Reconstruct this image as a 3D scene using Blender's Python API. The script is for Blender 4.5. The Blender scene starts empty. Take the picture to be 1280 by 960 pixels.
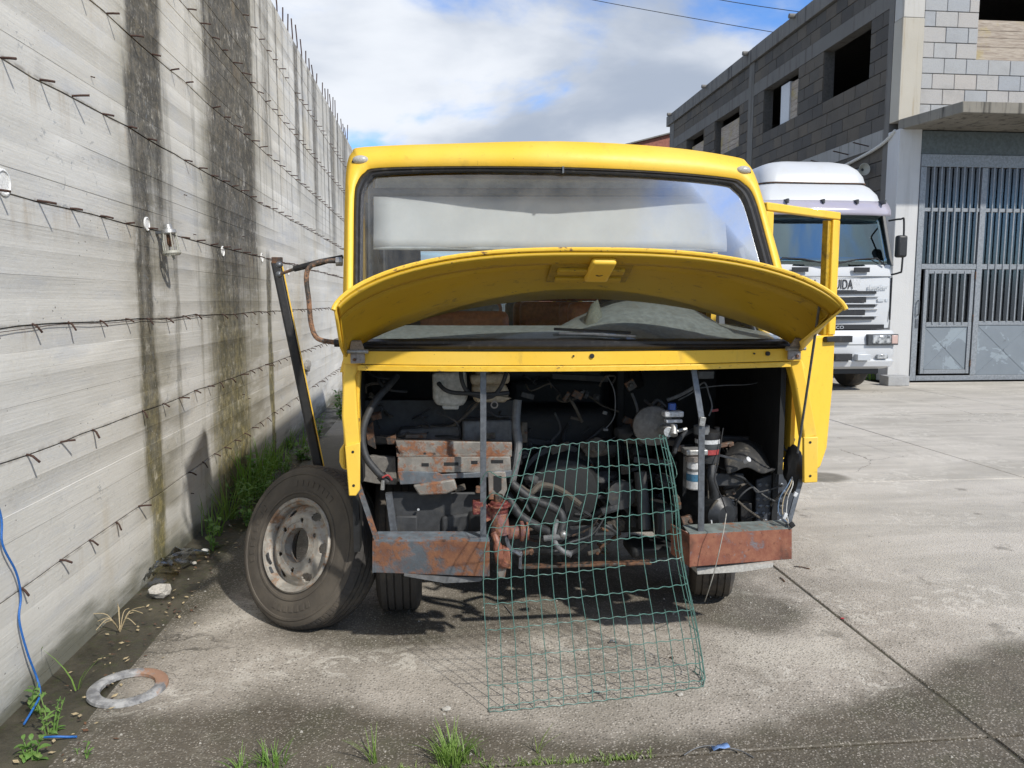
import bpy, bmesh, math, random
from mathutils import Vector as V, Matrix, noise as mnoise
R = math.radians
random.seed(7)
sc = bpy.context.scene
COL = sc.collection

# ---------------------------------------------------------------- camera
CAMH, FPX = 1.6, 960.0
YAW, PIT = math.atan(95/FPX), math.atan(103/FPX)
cd = bpy.data.cameras.new('camera'); cam = bpy.data.objects.new('camera', cd); COL.objects.link(cam)
cam.location = (0, 0, CAMH); cam.rotation_euler = (math.pi/2-PIT, 0, -YAW)
cd.sensor_width = 36; cd.lens = 27; cd.clip_start = .05; cd.clip_end = 6000
sc.camera = cam

# ---------------------------------------------------------------- light
SUN = V((0.68, -0.95, 1.04)).normalized()
sl = bpy.data.lights.new('sun', 'SUN'); sl.energy = 3.7; sl.angle = R(1.5); sl.color = (1, .955, .88)
so = bpy.data.objects.new('sun', sl); COL.objects.link(so); so.location = (20, -30, 40)
so.rotation_euler = SUN.to_track_quat('Z', 'Y').to_euler()
sc.view_settings.view_transform = 'Standard'; sc.view_settings.look = 'None'
sc.view_settings.exposure = 0.28; sc.view_settings.gamma = 1

class N:
    """small node-tree writer"""
    def __init__(s, tree): s.t = tree; s.n = tree.nodes; s.l = tree.links
    def new(s, typ, ins={}, **kw):
        d = s.n.new(typ)
        for k, v in kw.items(): setattr(d, k, v)
        for k, v in ins.items():
            if isinstance(v, bpy.types.NodeSocket): s.l.new(v, d.inputs[k])
            elif v is not None: d.inputs[k].default_value = v
        return d
    def pos(s): return s.new('ShaderNodeNewGeometry').outputs['Position']
    def objc(s): return s.new('ShaderNodeTexCoord').outputs['Object']
    def rnd(s): return s.new('ShaderNodeObjectInfo').outputs['Random']
    def vmul(s, v, k): return s.new('ShaderNodeVectorMath', {0: v, 1: k}, operation='MULTIPLY').outputs[0]
    def vadd(s, v, k): return s.new('ShaderNodeVectorMath', {0: v, 1: k}, operation='ADD').outputs[0]
    def sep(s, v):
        o = s.new('ShaderNodeSeparateXYZ', {0: v}).outputs; return o[0], o[1], o[2]
    def comb(s, x, y, z): return s.new('ShaderNodeCombineXYZ', {0: x, 1: y, 2: z}).outputs[0]
    def noise(s, v, sca=5, det=4, ro=.55, dist=0):
        return s.new('ShaderNodeTexNoise', {'Vector': v, 'Scale': sca, 'Detail': det, 'Roughness': ro, 'Distortion': dist}).outputs['Fac']
    def voro(s, v, sca=5, feature='F1', out='Distance', ran=1):
        return s.new('ShaderNodeTexVoronoi', {'Vector': v, 'Scale': sca, 'Randomness': ran}, feature=feature).outputs[out]
    def m(s, op, a, b=None, c=None, clamp=False):
        ins = {0: a}
        if b is not None: ins[1] = b
        if c is not None: ins[2] = c
        return s.new('ShaderNodeMath', ins, operation=op, use_clamp=clamp).outputs[0]
    def sm(s, x, lo, hi, a=0., b=1.):
        return s.new('ShaderNodeMapRange', {'Value': x, 'From Min': lo, 'From Max': hi, 'To Min': a, 'To Max': b}, interpolation_type='SMOOTHSTEP').outputs[0]
    def mix(s, f, a, b, bt='MIX'):
        d = s.new('ShaderNodeMix', data_type='RGBA', blend_type=bt)
        for i, v in ((0, f), (6, a), (7, b)):
            if isinstance(v, bpy.types.NodeSocket): s.l.new(v, d.inputs[i])
            else: d.inputs[i].default_value = v if i == 0 else (tuple(v)+(1,))[:4]
        return d.outputs[2]
    def ramp(s, f, stops):
        d = s.new('ShaderNodeValToRGB', {0: f}); e = d.color_ramp.elements
        while len(e) < len(stops): e.new(.5)
        for k, (p, c) in enumerate(stops):
            e[k].position = p; e[k].color = (tuple(c)+(1,))[:4] if not isinstance(c, (int, float)) else (c, c, c, 1)
        return d.outputs[0]
    def bump(s, h, dist=.01, st=1., nrm=None):
        return s.new('ShaderNodeBump', {'Height': h, 'Distance': dist, 'Strength': st, 'Normal': nrm}).outputs[0]

# ---------------------------------------------------------------- sky
SKYO = (5.5, 27.3, 0)
w = bpy.data.worlds.new('World'); sc.world = w; w.use_nodes = True
w.node_tree.nodes.clear(); k = N(w.node_tree)
sky = k.new('ShaderNodeTexSky', sky_type='NISHITA', sun_disc=False, sun_elevation=math.asin(SUN.z),
            sun_rotation=math.atan2(SUN.x, SUN.y), air_density=1.0, dust_density=.15, ozone_density=1.5).outputs[0]
dv = k.new('ShaderNodeTexCoord').outputs['Generated']
x, y, z = k.sep(dv)
z = k.m('MAXIMUM', z, 0.)
zz = k.m('ADD', z, .22)
cv = k.comb(k.m('DIVIDE', x, zz), k.m('DIVIDE', y, zz), k.m('MULTIPLY', z, 1.5))
n1 = k.noise(k.vadd(cv, SKYO), 1.25, 8, .54, .25)
n2 = k.noise(k.vadd(cv, (8.1, 4.2, 2)), 1.7, 6, .5, .2)
cover = k.sm(n1, .425, .55)
shade = k.sm(n2, .33, .68)
ccol = k.mix(shade, (2.55, 2.95, 3.65), (5.3, 5.55, 5.95))
skyb = k.mix(1., sky, (.62, .88, 1.25), 'MULTIPLY')
c = k.mix(cover, skyb, ccol)
bg = k.new('ShaderNodeBackground', {'Color': c, 'Strength': .14})
k.l.new(bg.outputs[0], k.new('ShaderNodeOutputWorld').inputs[0])

# ---------------------------------------------------------------- measuring helpers
_fw = V((math.sin(YAW)*math.cos(PIT), math.cos(YAW)*math.cos(PIT), -math.sin(PIT)))
_rt = V((math.cos(YAW), -math.sin(YAW), 0)); _up = _rt.cross(_fw)
def ray(px, py): return _fw + _rt*((px-640)/FPX) - _up*((py-480)/FPX)
def P(px, py, Y):                      # surveyed point at distance Y down the yard
    r = ray(px, py); return V((0, 0, CAMH)) + r*(Y/r.y)
def PX(px, py, X): r = ray(px, py); return V((0, 0, CAMH)) + r*(X/r.x)
def PZ(px, py, z=0.): r = ray(px, py); return V((0, 0, CAMH)) + r*((z-CAMH)/r.z)

# ---------------------------------------------------------------- mesh helpers
class G:
    def __init__(s): s.b = bmesh.new()
    def face(s, pts): 
        try: return s.b.faces.new([s.b.verts.new(p) for p in pts])
        except ValueError: return None
    def hexa(s, p):
        v = [s.b.verts.new(q) for q in p]
        for f in ((3,2,1,0),(4,5,6,7),(0,1,5,4),(1,2,6,5),(2,3,7,6),(3,0,4,7)): s.b.faces.new([v[i] for i in f])
        return s
    def box(s, lo, hi):
        (a,b_,c),(d,e,f) = lo, hi
        return s.hexa([(a,b_,c),(d,b_,c),(d,e,c),(a,e,c),(a,b_,f),(d,b_,f),(d,e,f),(a,e,f)])
    def obox(s, c, size, rot):          # oriented box, rot = 3x3 matrix
        c = V(c); h = V(size)/2
        q = [(-1,-1,-1),(1,-1,-1),(1,1,-1),(-1,1,-1),(-1,-1,1),(1,-1,1),(1,1,1),(-1,1,1)]
        return s.hexa([c + rot @ V((a*h.x, b*h.y, d*h.z)) for a, b, d in q])
    def prism(s, pts, vec):
        vec = V(vec); a = [s.b.verts.new(V(p)) for p in pts]; b = [s.b.verts.new(V(p)+vec) for p in pts]
        s.b.faces.new(a[::-1]); s.b.faces.new(b); n = len(a)
        for i in range(n): s.b.faces.new([a[i], a[(i+1)%n], b[(i+1)%n], b[i]])
        return s
    def bar(s, p, q, wd, th, wdir):     # flat bar p->q, width along wdir
        p, q = V(p), V(q); d = (q-p).normalized(); wv = V(wdir); wv = (wv - d*wv.dot(d)).normalized()*wd/2
        tv = d.cross(wv).normalized()*th/2
        return s.hexa([p-wv-tv, p+wv-tv, p+wv+tv, p-wv+tv, q-wv-tv, q+wv-tv, q+wv+tv, q-wv+tv])
    def tube(s, pts, r, n=8, closed=False, flat=None):
        pts = [V(p) for p in pts]; m = len(pts); rr = r if isinstance(r, (list, tuple)) else [r]*m
        rings = []; up = None
        for i, p in enumerate(pts):
            t = (pts[(i+1) % m]-pts[i-1]) if closed else (pts[min(i+1, m-1)]-pts[max(i-1, 0)])
            t = t.normalized() if t.length > 1e-9 else V((0, 0, 1))
            if up is None: up = t.orthogonal().normalized()
            up = (up - t*up.dot(t)); up = up.normalized() if up.length > 1e-6 else t.orthogonal().normalized()
            sd = t.cross(up)
            rings.append([s.b.verts.new(p + (up*math.cos(a)+sd*math.sin(a))*rr[i]) for a in (2*math.pi*j/n for j in range(n))])
        for i in range(m if closed else m-1):
            A, B = rings[i], rings[(i+1) % m]
            for j in range(n): s.b.faces.new([A[j], A[(j+1)%n], B[(j+1)%n], B[j]])
        if not closed: s.b.faces.new(rings[0][::-1]); s.b.faces.new(rings[-1])
        return s
    def lathe(s, prof, org, axis, n=32, cap=True, loop=False):
        org, ax = V(org), V(axis).normalized(); u = ax.orthogonal().normalized(); v = ax.cross(u)
        rg = [[s.b.verts.new(org + ax*h + (u*math.cos(a)+v*math.sin(a))*max(r, 1e-4)) for a in (2*math.pi*j/n for j in range(n))] for r, h in prof]
        m = len(rg)
        for i in range(m if loop else m-1):
            A, B = rg[i], rg[(i+1) % m]
            for j in range(n): s.b.faces.new([A[j], A[(j+1)%n], B[(j+1)%n], B[j]])
        if cap and not loop: s.b.faces.new(rg[0][::-1]); s.b.faces.new(rg[-1])
        return s
    def cyl(s, p, q, r, r2=None, n=16):
        p, q = V(p), V(q); return s.lathe([(r, 0), (r if r2 is None else r2, (q-p).length)], p, q-p, n)
    def grid(s, rows, closed=False):
        vv = [[s.b.verts.new(p) for p in r] for r in rows]
        for i in range(len(vv)-1):
            L = len(vv[i])
            for j in range(L if closed else L-1):
                s.b.faces.new([vv[i][j], vv[i][(j+1)%L], vv[i+1][(j+1)%L], vv[i+1][j]])
        return s
    def ball(s, c, r, n=12):
        r = r if isinstance(r, (tuple, list)) else (r, r, r)
        bmesh.ops.create_uvsphere(s.b, u_segments=n, v_segments=max(6, n//2+2), radius=1, matrix=Matrix.Translation(c) @ Matrix.Diagonal((*r, 1)))
        return s
    def lump(s, c, r, seed=0, amp=.25, sub=2):      # uneven stone/soft lump
        r = r if isinstance(r, (tuple, list)) else (r, r, r)
        o = bmesh.ops.create_icosphere(s.b, subdivisions=sub, radius=1)
        for v in o['verts']:
            f = 1 + amp*mnoise.noise(v.co*1.7 + V((seed*3.1, seed*1.7, seed)))
            v.co = V(c) + V((v.co.x*r[0], v.co.y*r[1], v.co.z*r[2]))*f
        return s

def props(o, label=None, cat=None, group=None, kind=None):
    for n_, v in (('label', label), ('category', cat), ('group', group), ('kind', kind)):
        if v: o[n_] = v
    return o
def thing(name, loc, label, cat, group=None):
    o = bpy.data.objects.new(name, None); COL.objects.link(o); o.location = loc; o.empty_display_size = .2
    return props(o, label, cat, group)
def wloc(o):
    l = V(o.location)
    if o.parent: l = l + wloc(o.parent)
    return l
def obj(name, g, mat, parent=None, bevel=0, solid=0, label=None, cat=None, group=None, kind=None, ang=35, offset=0, seg=2):
    me = bpy.data.meshes.new(name)
    if isinstance(g, G):
        bmesh.ops.recalc_face_normals(g.b, faces=g.b.faces[:]) if not solid else None
        g.b.verts.ensure_lookup_table()
        xs = [v.co for v in g.b.verts]
        c = V([(min(p[i] for p in xs)+max(p[i] for p in xs))/2 for i in range(3)])
        if not parent: c.z = min(p.z for p in xs)
        for v in g.b.verts: v.co -= c
        g.b.to_mesh(me); g.b.free()
    me.shade_smooth(); me.set_sharp_from_angle(angle=R(ang))
    if mat: me.materials.append(mat)
    o = bpy.data.objects.new(name, me); COL.objects.link(o)
    if parent: o.parent = parent; o.location = c - wloc(parent)
    else: o.location = c
    if solid:
        md = o.modifiers.new('thickness', 'SOLIDIFY'); md.thickness = solid; md.offset = offset
    if bevel:
        md = o.modifiers.new('bevel', 'BEVEL'); md.width = bevel; md.segments = seg; md.limit_method = 'ANGLE'; md.angle_limit = R(40)
    return props(o, label, cat, group, kind)
def text_mesh(name, txt, size, origin, right, up, mat, parent, sx=1., depth=.002):
    cu = bpy.data.curves.new(name, 'FONT'); cu.body = txt; cu.size = size; cu.extrude = depth
    to = bpy.data.objects.new(name, cu); COL.objects.link(to)
    bpy.context.view_layer.update()
    me = bpy.data.meshes.new_from_object(to.evaluated_get(bpy.context.evaluated_depsgraph_get()))
    bpy.data.objects.remove(to); bpy.data.curves.remove(cu)
    r, u = V(right).normalized(), V(up).normalized(); n_ = r.cross(u); org = V(origin)
    for v in me.vertices: v.co = r*v.co.x*sx + u*v.co.y + n_*v.co.z
    me.name = name; me.materials.append(mat)
    o = bpy.data.objects.new(name, me); COL.objects.link(o)
    o.parent = parent; o.location = org - wloc(parent)
    return o
def dup(o, loc=None, parent=None, rot=None, sca=None, label=None):
    c = o.copy(); COL.objects.link(c)
    if parent: c.parent = parent
    if loc is not None: c.location = loc
    if rot is not None: c.rotation_euler = rot
    if sca is not None: c.scale = sca
    if label: c['label'] = label
    for ch in list(o.children): dup(ch, parent=c)
    return c
def smoothpts(pts, n=6):               # Catmull-Rom through points
    pts = [V(p) for p in pts]; out = []
    for i in range(len(pts)-1):
        p0, p1, p2, p3 = pts[max(i-1, 0)], pts[i], pts[i+1], pts[min(i+2, len(pts)-1)]
        for j in range(n):
            t = j/n
            out.append(.5*((2*p1)+(p2-p0)*t+(2*p0-5*p1+4*p2-p3)*t*t+(3*p1-p0-3*p2+p3)*t**3))
    return out+[pts[-1]]

# ---------------------------------------------------------------- materials
MATS = {}
def mat(name, build):
    if name in MATS: return MATS[name]
    m_ = bpy.data.materials.new(name); m_.use_nodes = True; m_.node_tree.nodes.clear()
    k = N(m_.node_tree); out = k.new('ShaderNodeOutputMaterial'); sh = build(k)
    k.l.new(sh, out.inputs[0]); MATS[name] = m_; return m_
def pr(k, col, rough=.5, metal=0., nrm=None, spec=.5, **kw):
    d = k.new('ShaderNodeBsdfPrincipled', {'Roughness': rough, 'Metallic': metal, 'Specular IOR Level': spec})
    if isinstance(col, bpy.types.NodeSocket): k.l.new(col, d.inputs['Base Color'])
    else: d.inputs['Base Color'].default_value = (*col, 1)
    if nrm: k.l.new(nrm, d.inputs['Normal'])
    for a, b in kw.items(): d.inputs[a].default_value = b
    return d.outputs[0]
def worn(name, col, dirt=(.06, .05, .04), amt=.4, sca=5, rough=.5, metal=0., bump=.3, bsca=45, var=.15, spec=.5, rnd=0.):
    def f(k):
        p = k.pos(); a = k.noise(p, sca, 6, .62, .3); b = k.noise(p, sca*6, 4, .6); fi = k.noise(p, bsca, 3, .6)
        c = k.mix(k.sm(b, .28, .72), [v*(1-1.8*var) for v in col], [min(1, v*(1+var)) for v in col])
        if rnd:
            r_ = k.sm(k.rnd(), 0, 1, 1-rnd, 1+rnd); c = k.mix(1., c, k.comb(r_, r_, r_), 'MULTIPLY')
        lo = .74-.34*amt
        d = k.m('MULTIPLY', k.sm(k.m('ADD', a, k.m('MULTIPLY', k.m('SUBTRACT', b, .5), .35)), lo, lo+.16), min(1., .35+amt*.7))
        c = k.mix(d, c, dirt); c = k.mix(k.m('MULTIPLY', k.sm(k.noise(k.vmul(p, (1, 1, .3)), sca*3.3, 5, .7, .4), .55, .72), .2+.45*amt), c, [v*1.15 for v in dirt])
        ro = k.m('ADD', rough-.06, k.m('ADD', k.m('MULTIPLY', d, (.85-rough)*.7), k.m('MULTIPLY', b, .12)))
        h = k.m('ADD', k.m('MULTIPLY', fi, .6), k.m('MULTIPLY', a, .8))
        return pr(k, c, ro, metal, k.bump(h, .006, bump), spec)
    return mat(name, f)
def rust(name, paint, cover=.5, rcol=(.13, .050, .026), rcol2=(.235, .105, .052), sca=7, dark=(.035, .02, .015)):
    def f(k):
        p = k.pos(); a = k.noise(p, sca, 7, .65, .5); b = k.noise(p, sca*5, 5, .65); c_ = k.noise(p, 130, 2, .6)
        rc = k.mix(k.sm(b, .3, .7), rcol, rcol2); rc = k.mix(k.sm(k.noise(p, sca*1.7, 4), .55, .75), rc, dark)
        t = .72-.46*cover
        f_ = k.sm(k.m('ADD', a, k.m('MULTIPLY', k.m('SUBTRACT', b, .5), .7)), t-.05, t+.13)
        pc = k.mix(k.sm(k.noise(p, sca*2.5, 4), .35, .7), [v*.65 for v in paint], paint)
        spk = k.sm(k.noise(p, sca*11, 3, .7), .60, .70); rc = k.mix(k.m('MULTIPLY', spk, .55), rc, [v*.45 for v in rcol]); rc = k.mix(k.m('MULTIPLY', k.sm(k.noise(p, sca*8, 4, .7), .62, .7), .4), rc, paint)
        pc = k.mix(k.m('MULTIPLY', k.sm(k.noise(p, sca*4, 5, .7), .52, .7), .5), pc, rcol)
        return pr(k, k.mix(f_, pc, rc), k.m('ADD', .5, k.m('MULTIPLY', f_, .35)), 0., k.bump(k.m('ADD', k.m('MULTIPLY', f_, .6), k.m('MULTIPLY', c_, .5)), .003, .6))
    return mat(name, f)
YEL = (.80, .505, .022)
def yellow(k):
    p = k.pos(); a = k.noise(p, 2.2, 5, .6); b = k.noise(p, 26, 5, .65, .4); f = k.noise(k.vmul(p, (60, 60, 14)), 1.5, 3, .6)
    c = k.mix(a, (.77, .465, .026), (.83, .53, .045))
    c = k.mix(k.m('MULTIPLY', k.sm(b, .60, .76), .5), c, (.50, .30, .02))
    c = k.mix(k.m('MULTIPLY', k.sm(f, .63, .74), .22), c, (.25, .17, .05))
    gr = k.noise(k.vmul(p, (1.2, 1.2, .5)), 6, 7, .72, .6); c = k.mix(k.m('MULTIPLY', k.sm(gr, .56, .74), .42), c, (.33, .22, .05))
    fd = k.noise(p, 1.1, 3, .5); c = k.mix(k.m('MULTIPLY', k.sm(fd, .45, .7), .35), c, (.80, .60, .17))
    scr = k.noise(k.vmul(p, (5, 5, 90)), 1.3, 3, .7, .4); c = k.mix(k.m('MULTIPLY', k.sm(scr, .70, .76), .5), c, (.20, .13, .05))
    chip = k.sm(k.m('ADD', k.voro(p, 46), k.m('MULTIPLY', k.noise(p, 7, 3), .45)), .245, .205)
    c = k.mix(chip, c, (.05, .035, .025))
    return pr(k, c, k.m('ADD', .40, k.m('MULTIPLY', b, .22)), 0., k.bump(k.m('ADD', k.noise(p, 4, 3), k.m('MULTIPLY', k.noise(p, 60, 3), .06)), .02, .2))
M_YEL = mat('yellow_paint', yellow)
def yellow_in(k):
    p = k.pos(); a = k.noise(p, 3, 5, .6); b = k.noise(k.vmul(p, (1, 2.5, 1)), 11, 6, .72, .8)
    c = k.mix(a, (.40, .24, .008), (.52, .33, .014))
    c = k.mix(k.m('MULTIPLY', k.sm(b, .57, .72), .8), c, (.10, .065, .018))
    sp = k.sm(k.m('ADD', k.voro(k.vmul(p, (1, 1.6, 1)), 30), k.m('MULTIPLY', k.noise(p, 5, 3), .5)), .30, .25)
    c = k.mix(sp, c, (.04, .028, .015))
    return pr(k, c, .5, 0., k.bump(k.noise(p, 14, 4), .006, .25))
M_YIN = mat('yellow_paint_inner_shaded', yellow_in)  # grimy bonnet underside; its shade is also put into the base colour
def chipped(k):
    p = k.pos(); a_ = k.noise(p, 9, 7, .75, .5); b_ = k.noise(k.vmul(p, (1, 1, 3)), 28, 5, .75)
    f_ = k.sm(k.m('ADD', a_, k.m('MULTIPLY', k.m('SUBTRACT', b_, .5), .8)), .60, .67)
    c = k.mix(k.sm(b_, .3, .7), (.72, .43, .03), (.80, .52, .06)); rc = k.mix(k.sm(b_, .4, .65), (.07, .045, .03), (.22, .11, .04))
    return pr(k, k.mix(f_, c, rc), k.m('ADD', .45, k.m('MULTIPLY', f_, .35)), 0., k.bump(f_, .002, -.6))
M_YCH = mat('yellow_paint_chipped', chipped)
M_BLK = worn('black_rubber', (.012, .012, .013), (.07, .065, .055), .35, 6, .55, 0, .2, 60)
M_GASK = worn('gasket_rubber', (.016, .016, .018), (.09, .085, .075), .4, 9, .5, 0, .2, 60)
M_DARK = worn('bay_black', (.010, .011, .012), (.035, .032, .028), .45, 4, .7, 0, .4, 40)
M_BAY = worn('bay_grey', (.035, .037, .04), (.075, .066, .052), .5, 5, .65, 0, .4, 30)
M_BAYL = worn('bay_light_grey', (.13, .135, .14), (.06, .052, .04), .5, 6, .6, 0, .4, 30)
M_SHEET = rust('rusty_white_sheet', (.25, .235, .21), .46, sca=8)
M_RUSTB = rust('rusty_bumper', (.115, .135, .155), .60, (.12, .050, .030), (.20, .090, .045), 4)
M_RUSTB2 = rust('rusty_bumper_red', (.17, .22, .25), .86, (.175, .058, .036), (.25, .105, .062), 4)
M_RUSTD = rust('rust_dark', (.05, .045, .04), .6, (.09, .04, .022), (.14, .07, .035), 10)
M_RED = rust('red_iron', (.16, .028, .028), .55, (.20, .075, .045), (.30, .13, .08), 12)
M_PINK = rust('pink_iron', (.24, .11, .10), .45, sca=14)
M_STEEL = worn('grey_steel', (.14, .15, .165), (.06, .05, .04), .35, 8, .42, .5, .2, 50)
M_STEELL = worn('light_steel', (.36, .36, .35), (.13, .09, .06), .35, 14, .4, .6, .2, 60)
M_HINGE = worn('hinge_steel', (.30, .27, .25), (.10, .06, .05), .5, 30, .5, .4, .3, 90)
M_HOSE = worn('hose_rubber', (.03, .032, .035), (.11, .10, .085), .45, 9, .6, 0, .2, 60)
M_HOSEG = worn('hose_grey', (.15, .155, .16), (.07, .06, .05), .4, 10, .6, 0, .2, 60)
M_TANK = worn('white_tank', (.50, .49, .45), (.17, .14, .10), .45, 9, .5, 0, .15, 40)
M_TANKB = worn('beige_tank', (.44, .36, .25), (.14, .10, .06), .45, 9, .5, 0, .15, 40)
M_WHITE = worn('white_plastic', (.55, .56, .57), (.25, .22, .18), .2, 12, .4, 0, .1, 50)
M_BLUE = worn('blue_plastic', (.03, .09, .36), (.05, .05, .06), .2, 12, .35, 0, .1, 50)
M_GALV = worn('alloy', (.46, .46, .45), (.16, .14, .11), .4, 20, .45, .7, .2, 70)
M_LABEL = worn('red_label', (.34, .05, .05), (.10, .07, .05), .3, 20, .5, 0, .1, 60)
M_BLUEL = worn('blue_label', (.05, .16, .27), (.12, .10, .08), .3, 20, .5, 0, .1, 60)
M_WIRE = worn('green_wire', (.075, .175, .150), (.20, .12, .075), .35, 9, .45, 0, .1, 60)
def tyre(k):
    p = k.pos(); a = k.noise(p, 4, 5, .6); b = k.noise(p, 30, 4, .6)
    c = k.mix(a, (.032, .030, .029), (.055, .050, .045)); c = k.mix(k.m('MULTIPLY', k.sm(k.m('ADD', a, k.m('MULTIPLY', b, .3)), .58, .78), .7), c, (.115, .095, .072))
    return pr(k, c, k.m('ADD', .68, k.m('MULTIPLY', b, .2)), 0., k.bump(b, .003, .4))
M_TYRE = mat('tyre_rubber', tyre)
def sidewall(k):
    p = k.pos(); a = k.noise(p, 5, 5, .6); b = k.noise(p, 40, 4, .6)
    c = k.mix(k.sm(a, .3, .7), (.062, .053, .043), (.108, .092, .072))
    return pr(k, c, .82, 0., k.bump(b, .003, .4))
M_SIDE = mat('tyre_sidewall', sidewall)
M_RIM = rust('rim_paint', (.37, .345, .30), .38, (.17, .09, .05), (.28, .17, .10), 9)
M_ASH = worn('grey_plastic_dark', (.05, .055, .06), (.10, .09, .08), .3, 8, .5, 0, .1, 50)
M_DASH = worn('dash_grey_green', (.16, .175, .165), (.09, .085, .07), .4, 6, .6, 0, .2, 70)
M_SEATG = worn('seat_grey_vinyl', (.20, .23, .23), (.10, .10, .09), .3, 6, .45, 0, .15, 40)
M_SEATO = worn('seat_brown_vinyl', (.42, .14, .055), (.18, .07, .04), .3, 6, .42, 0, .15, 40)
M_CLOTH = worn('olive_cloth', (.105, .11, .085), (.05, .05, .04), .3, 10, .9, 0, .5, 120)
M_BLIND = worn('white_blind', (.42, .42, .42), (.36, .35, .34), .12, 2, .6, 0, .05, 20, var=.03)
M_INT = worn('interior_grey', (.30, .31, .31), (.15, .14, .13), .3, 3, .6, 0, .1, 30)
M_FLOOR = worn('bus_floor', (.05, .05, .05), (.12, .11, .09), .4, 3, .8, 0, .2, 40)
def glass(name, tint, base=.05, ior=1.5, rough=.0, gcol=(.95, .97, 1), dust=0.):
    def f(k):
        fr = k.new('ShaderNodeFresnel', {'IOR': ior}).outputs[0]
        fac = k.m('ADD', k.m('MULTIPLY', fr, 1.35), base, clamp=True)
        gl = k.new('ShaderNodeBsdfGlossy', {'Color': (*gcol, 1), 'Roughness': rough}).outputs[0]
        tr = k.new('ShaderNodeBsdfTransparent', {'Color': (*tint, 1)}).outputs[0]
        s_ = k.new('ShaderNodeMixShader', {0: fac, 1: tr, 2: gl}).outputs[0]
        if dust:
            p = k.pos(); x, y, z = k.sep(p); n_ = k.noise(k.vmul(p, (1, 1, .6)), 4, 6, .7, .5); n2 = k.noise(p, 60, 3, .7)
            def arc(cx, r0):
                q = k.m('SQRT', k.m('ADD', k.m('POWER', k.m('SUBTRACT', x, cx), 2.), k.m('POWER', k.m('SUBTRACT', z, 1.36), 2.))); return k.sm(q, r0+.02, r0-.02)
            wiped = k.m('MAXIMUM', arc(.22, .52), arc(1.02, .52))
            dm = k.m('MULTIPLY', k.m('MULTIPLY', k.sm(k.m('ADD', n_, k.m('MULTIPLY', n2, .25)), .35, .85), k.m('SUBTRACT', 1., k.m('MULTIPLY', wiped, .65))), dust)
            s_ = k.new('ShaderNodeMixShader', {0: dm, 1: s_, 2: k.new('ShaderNodeBsdfDiffuse', {'Color': (.42, .40, .36, 1)}).outputs[0]}).outputs[0]
        return s_
    return mat(name, f)
M_GLASS = glass('windscreen_glass', (.90, .93, .93), .0, dust=.14)
M_GLASS2 = glass('truck_glass', (.26, .36, .36), .20, gcol=(.70, .88, .92))
M_GLASSW = glass('bus_side_glass', (.85, .9, .9), .03)
M_GLASS3 = glass('gate_glass', (.32, .35, .37), .01, rough=.10)
M_BULB = worn('lamp_lens', (.42, .41, .38), (.18, .16, .13), .4, 40, .3, 0, .2, 90)
def truckwhite(k):
    p = k.pos(); a = k.noise(k.vmul(p, (1, 1, .35)), 3.5, 6, .65); b = k.noise(p, 11, 5, .7)
    c = k.mix(k.m('MULTIPLY', k.sm(a, .52, .75), .28), (.50, .515, .53), (.40, .39, .365))
    c = k.mix(k.m('MULTIPLY', k.sm(b, .70, .78), .5), c, (.30, .17, .10))
    return pr(k, c, k.m('ADD', .24, k.m('MULTIPLY', a, .2)), 0., k.bump(a, .004, .1))
M_TRK = mat('truck_white_paint', truckwhite)

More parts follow.
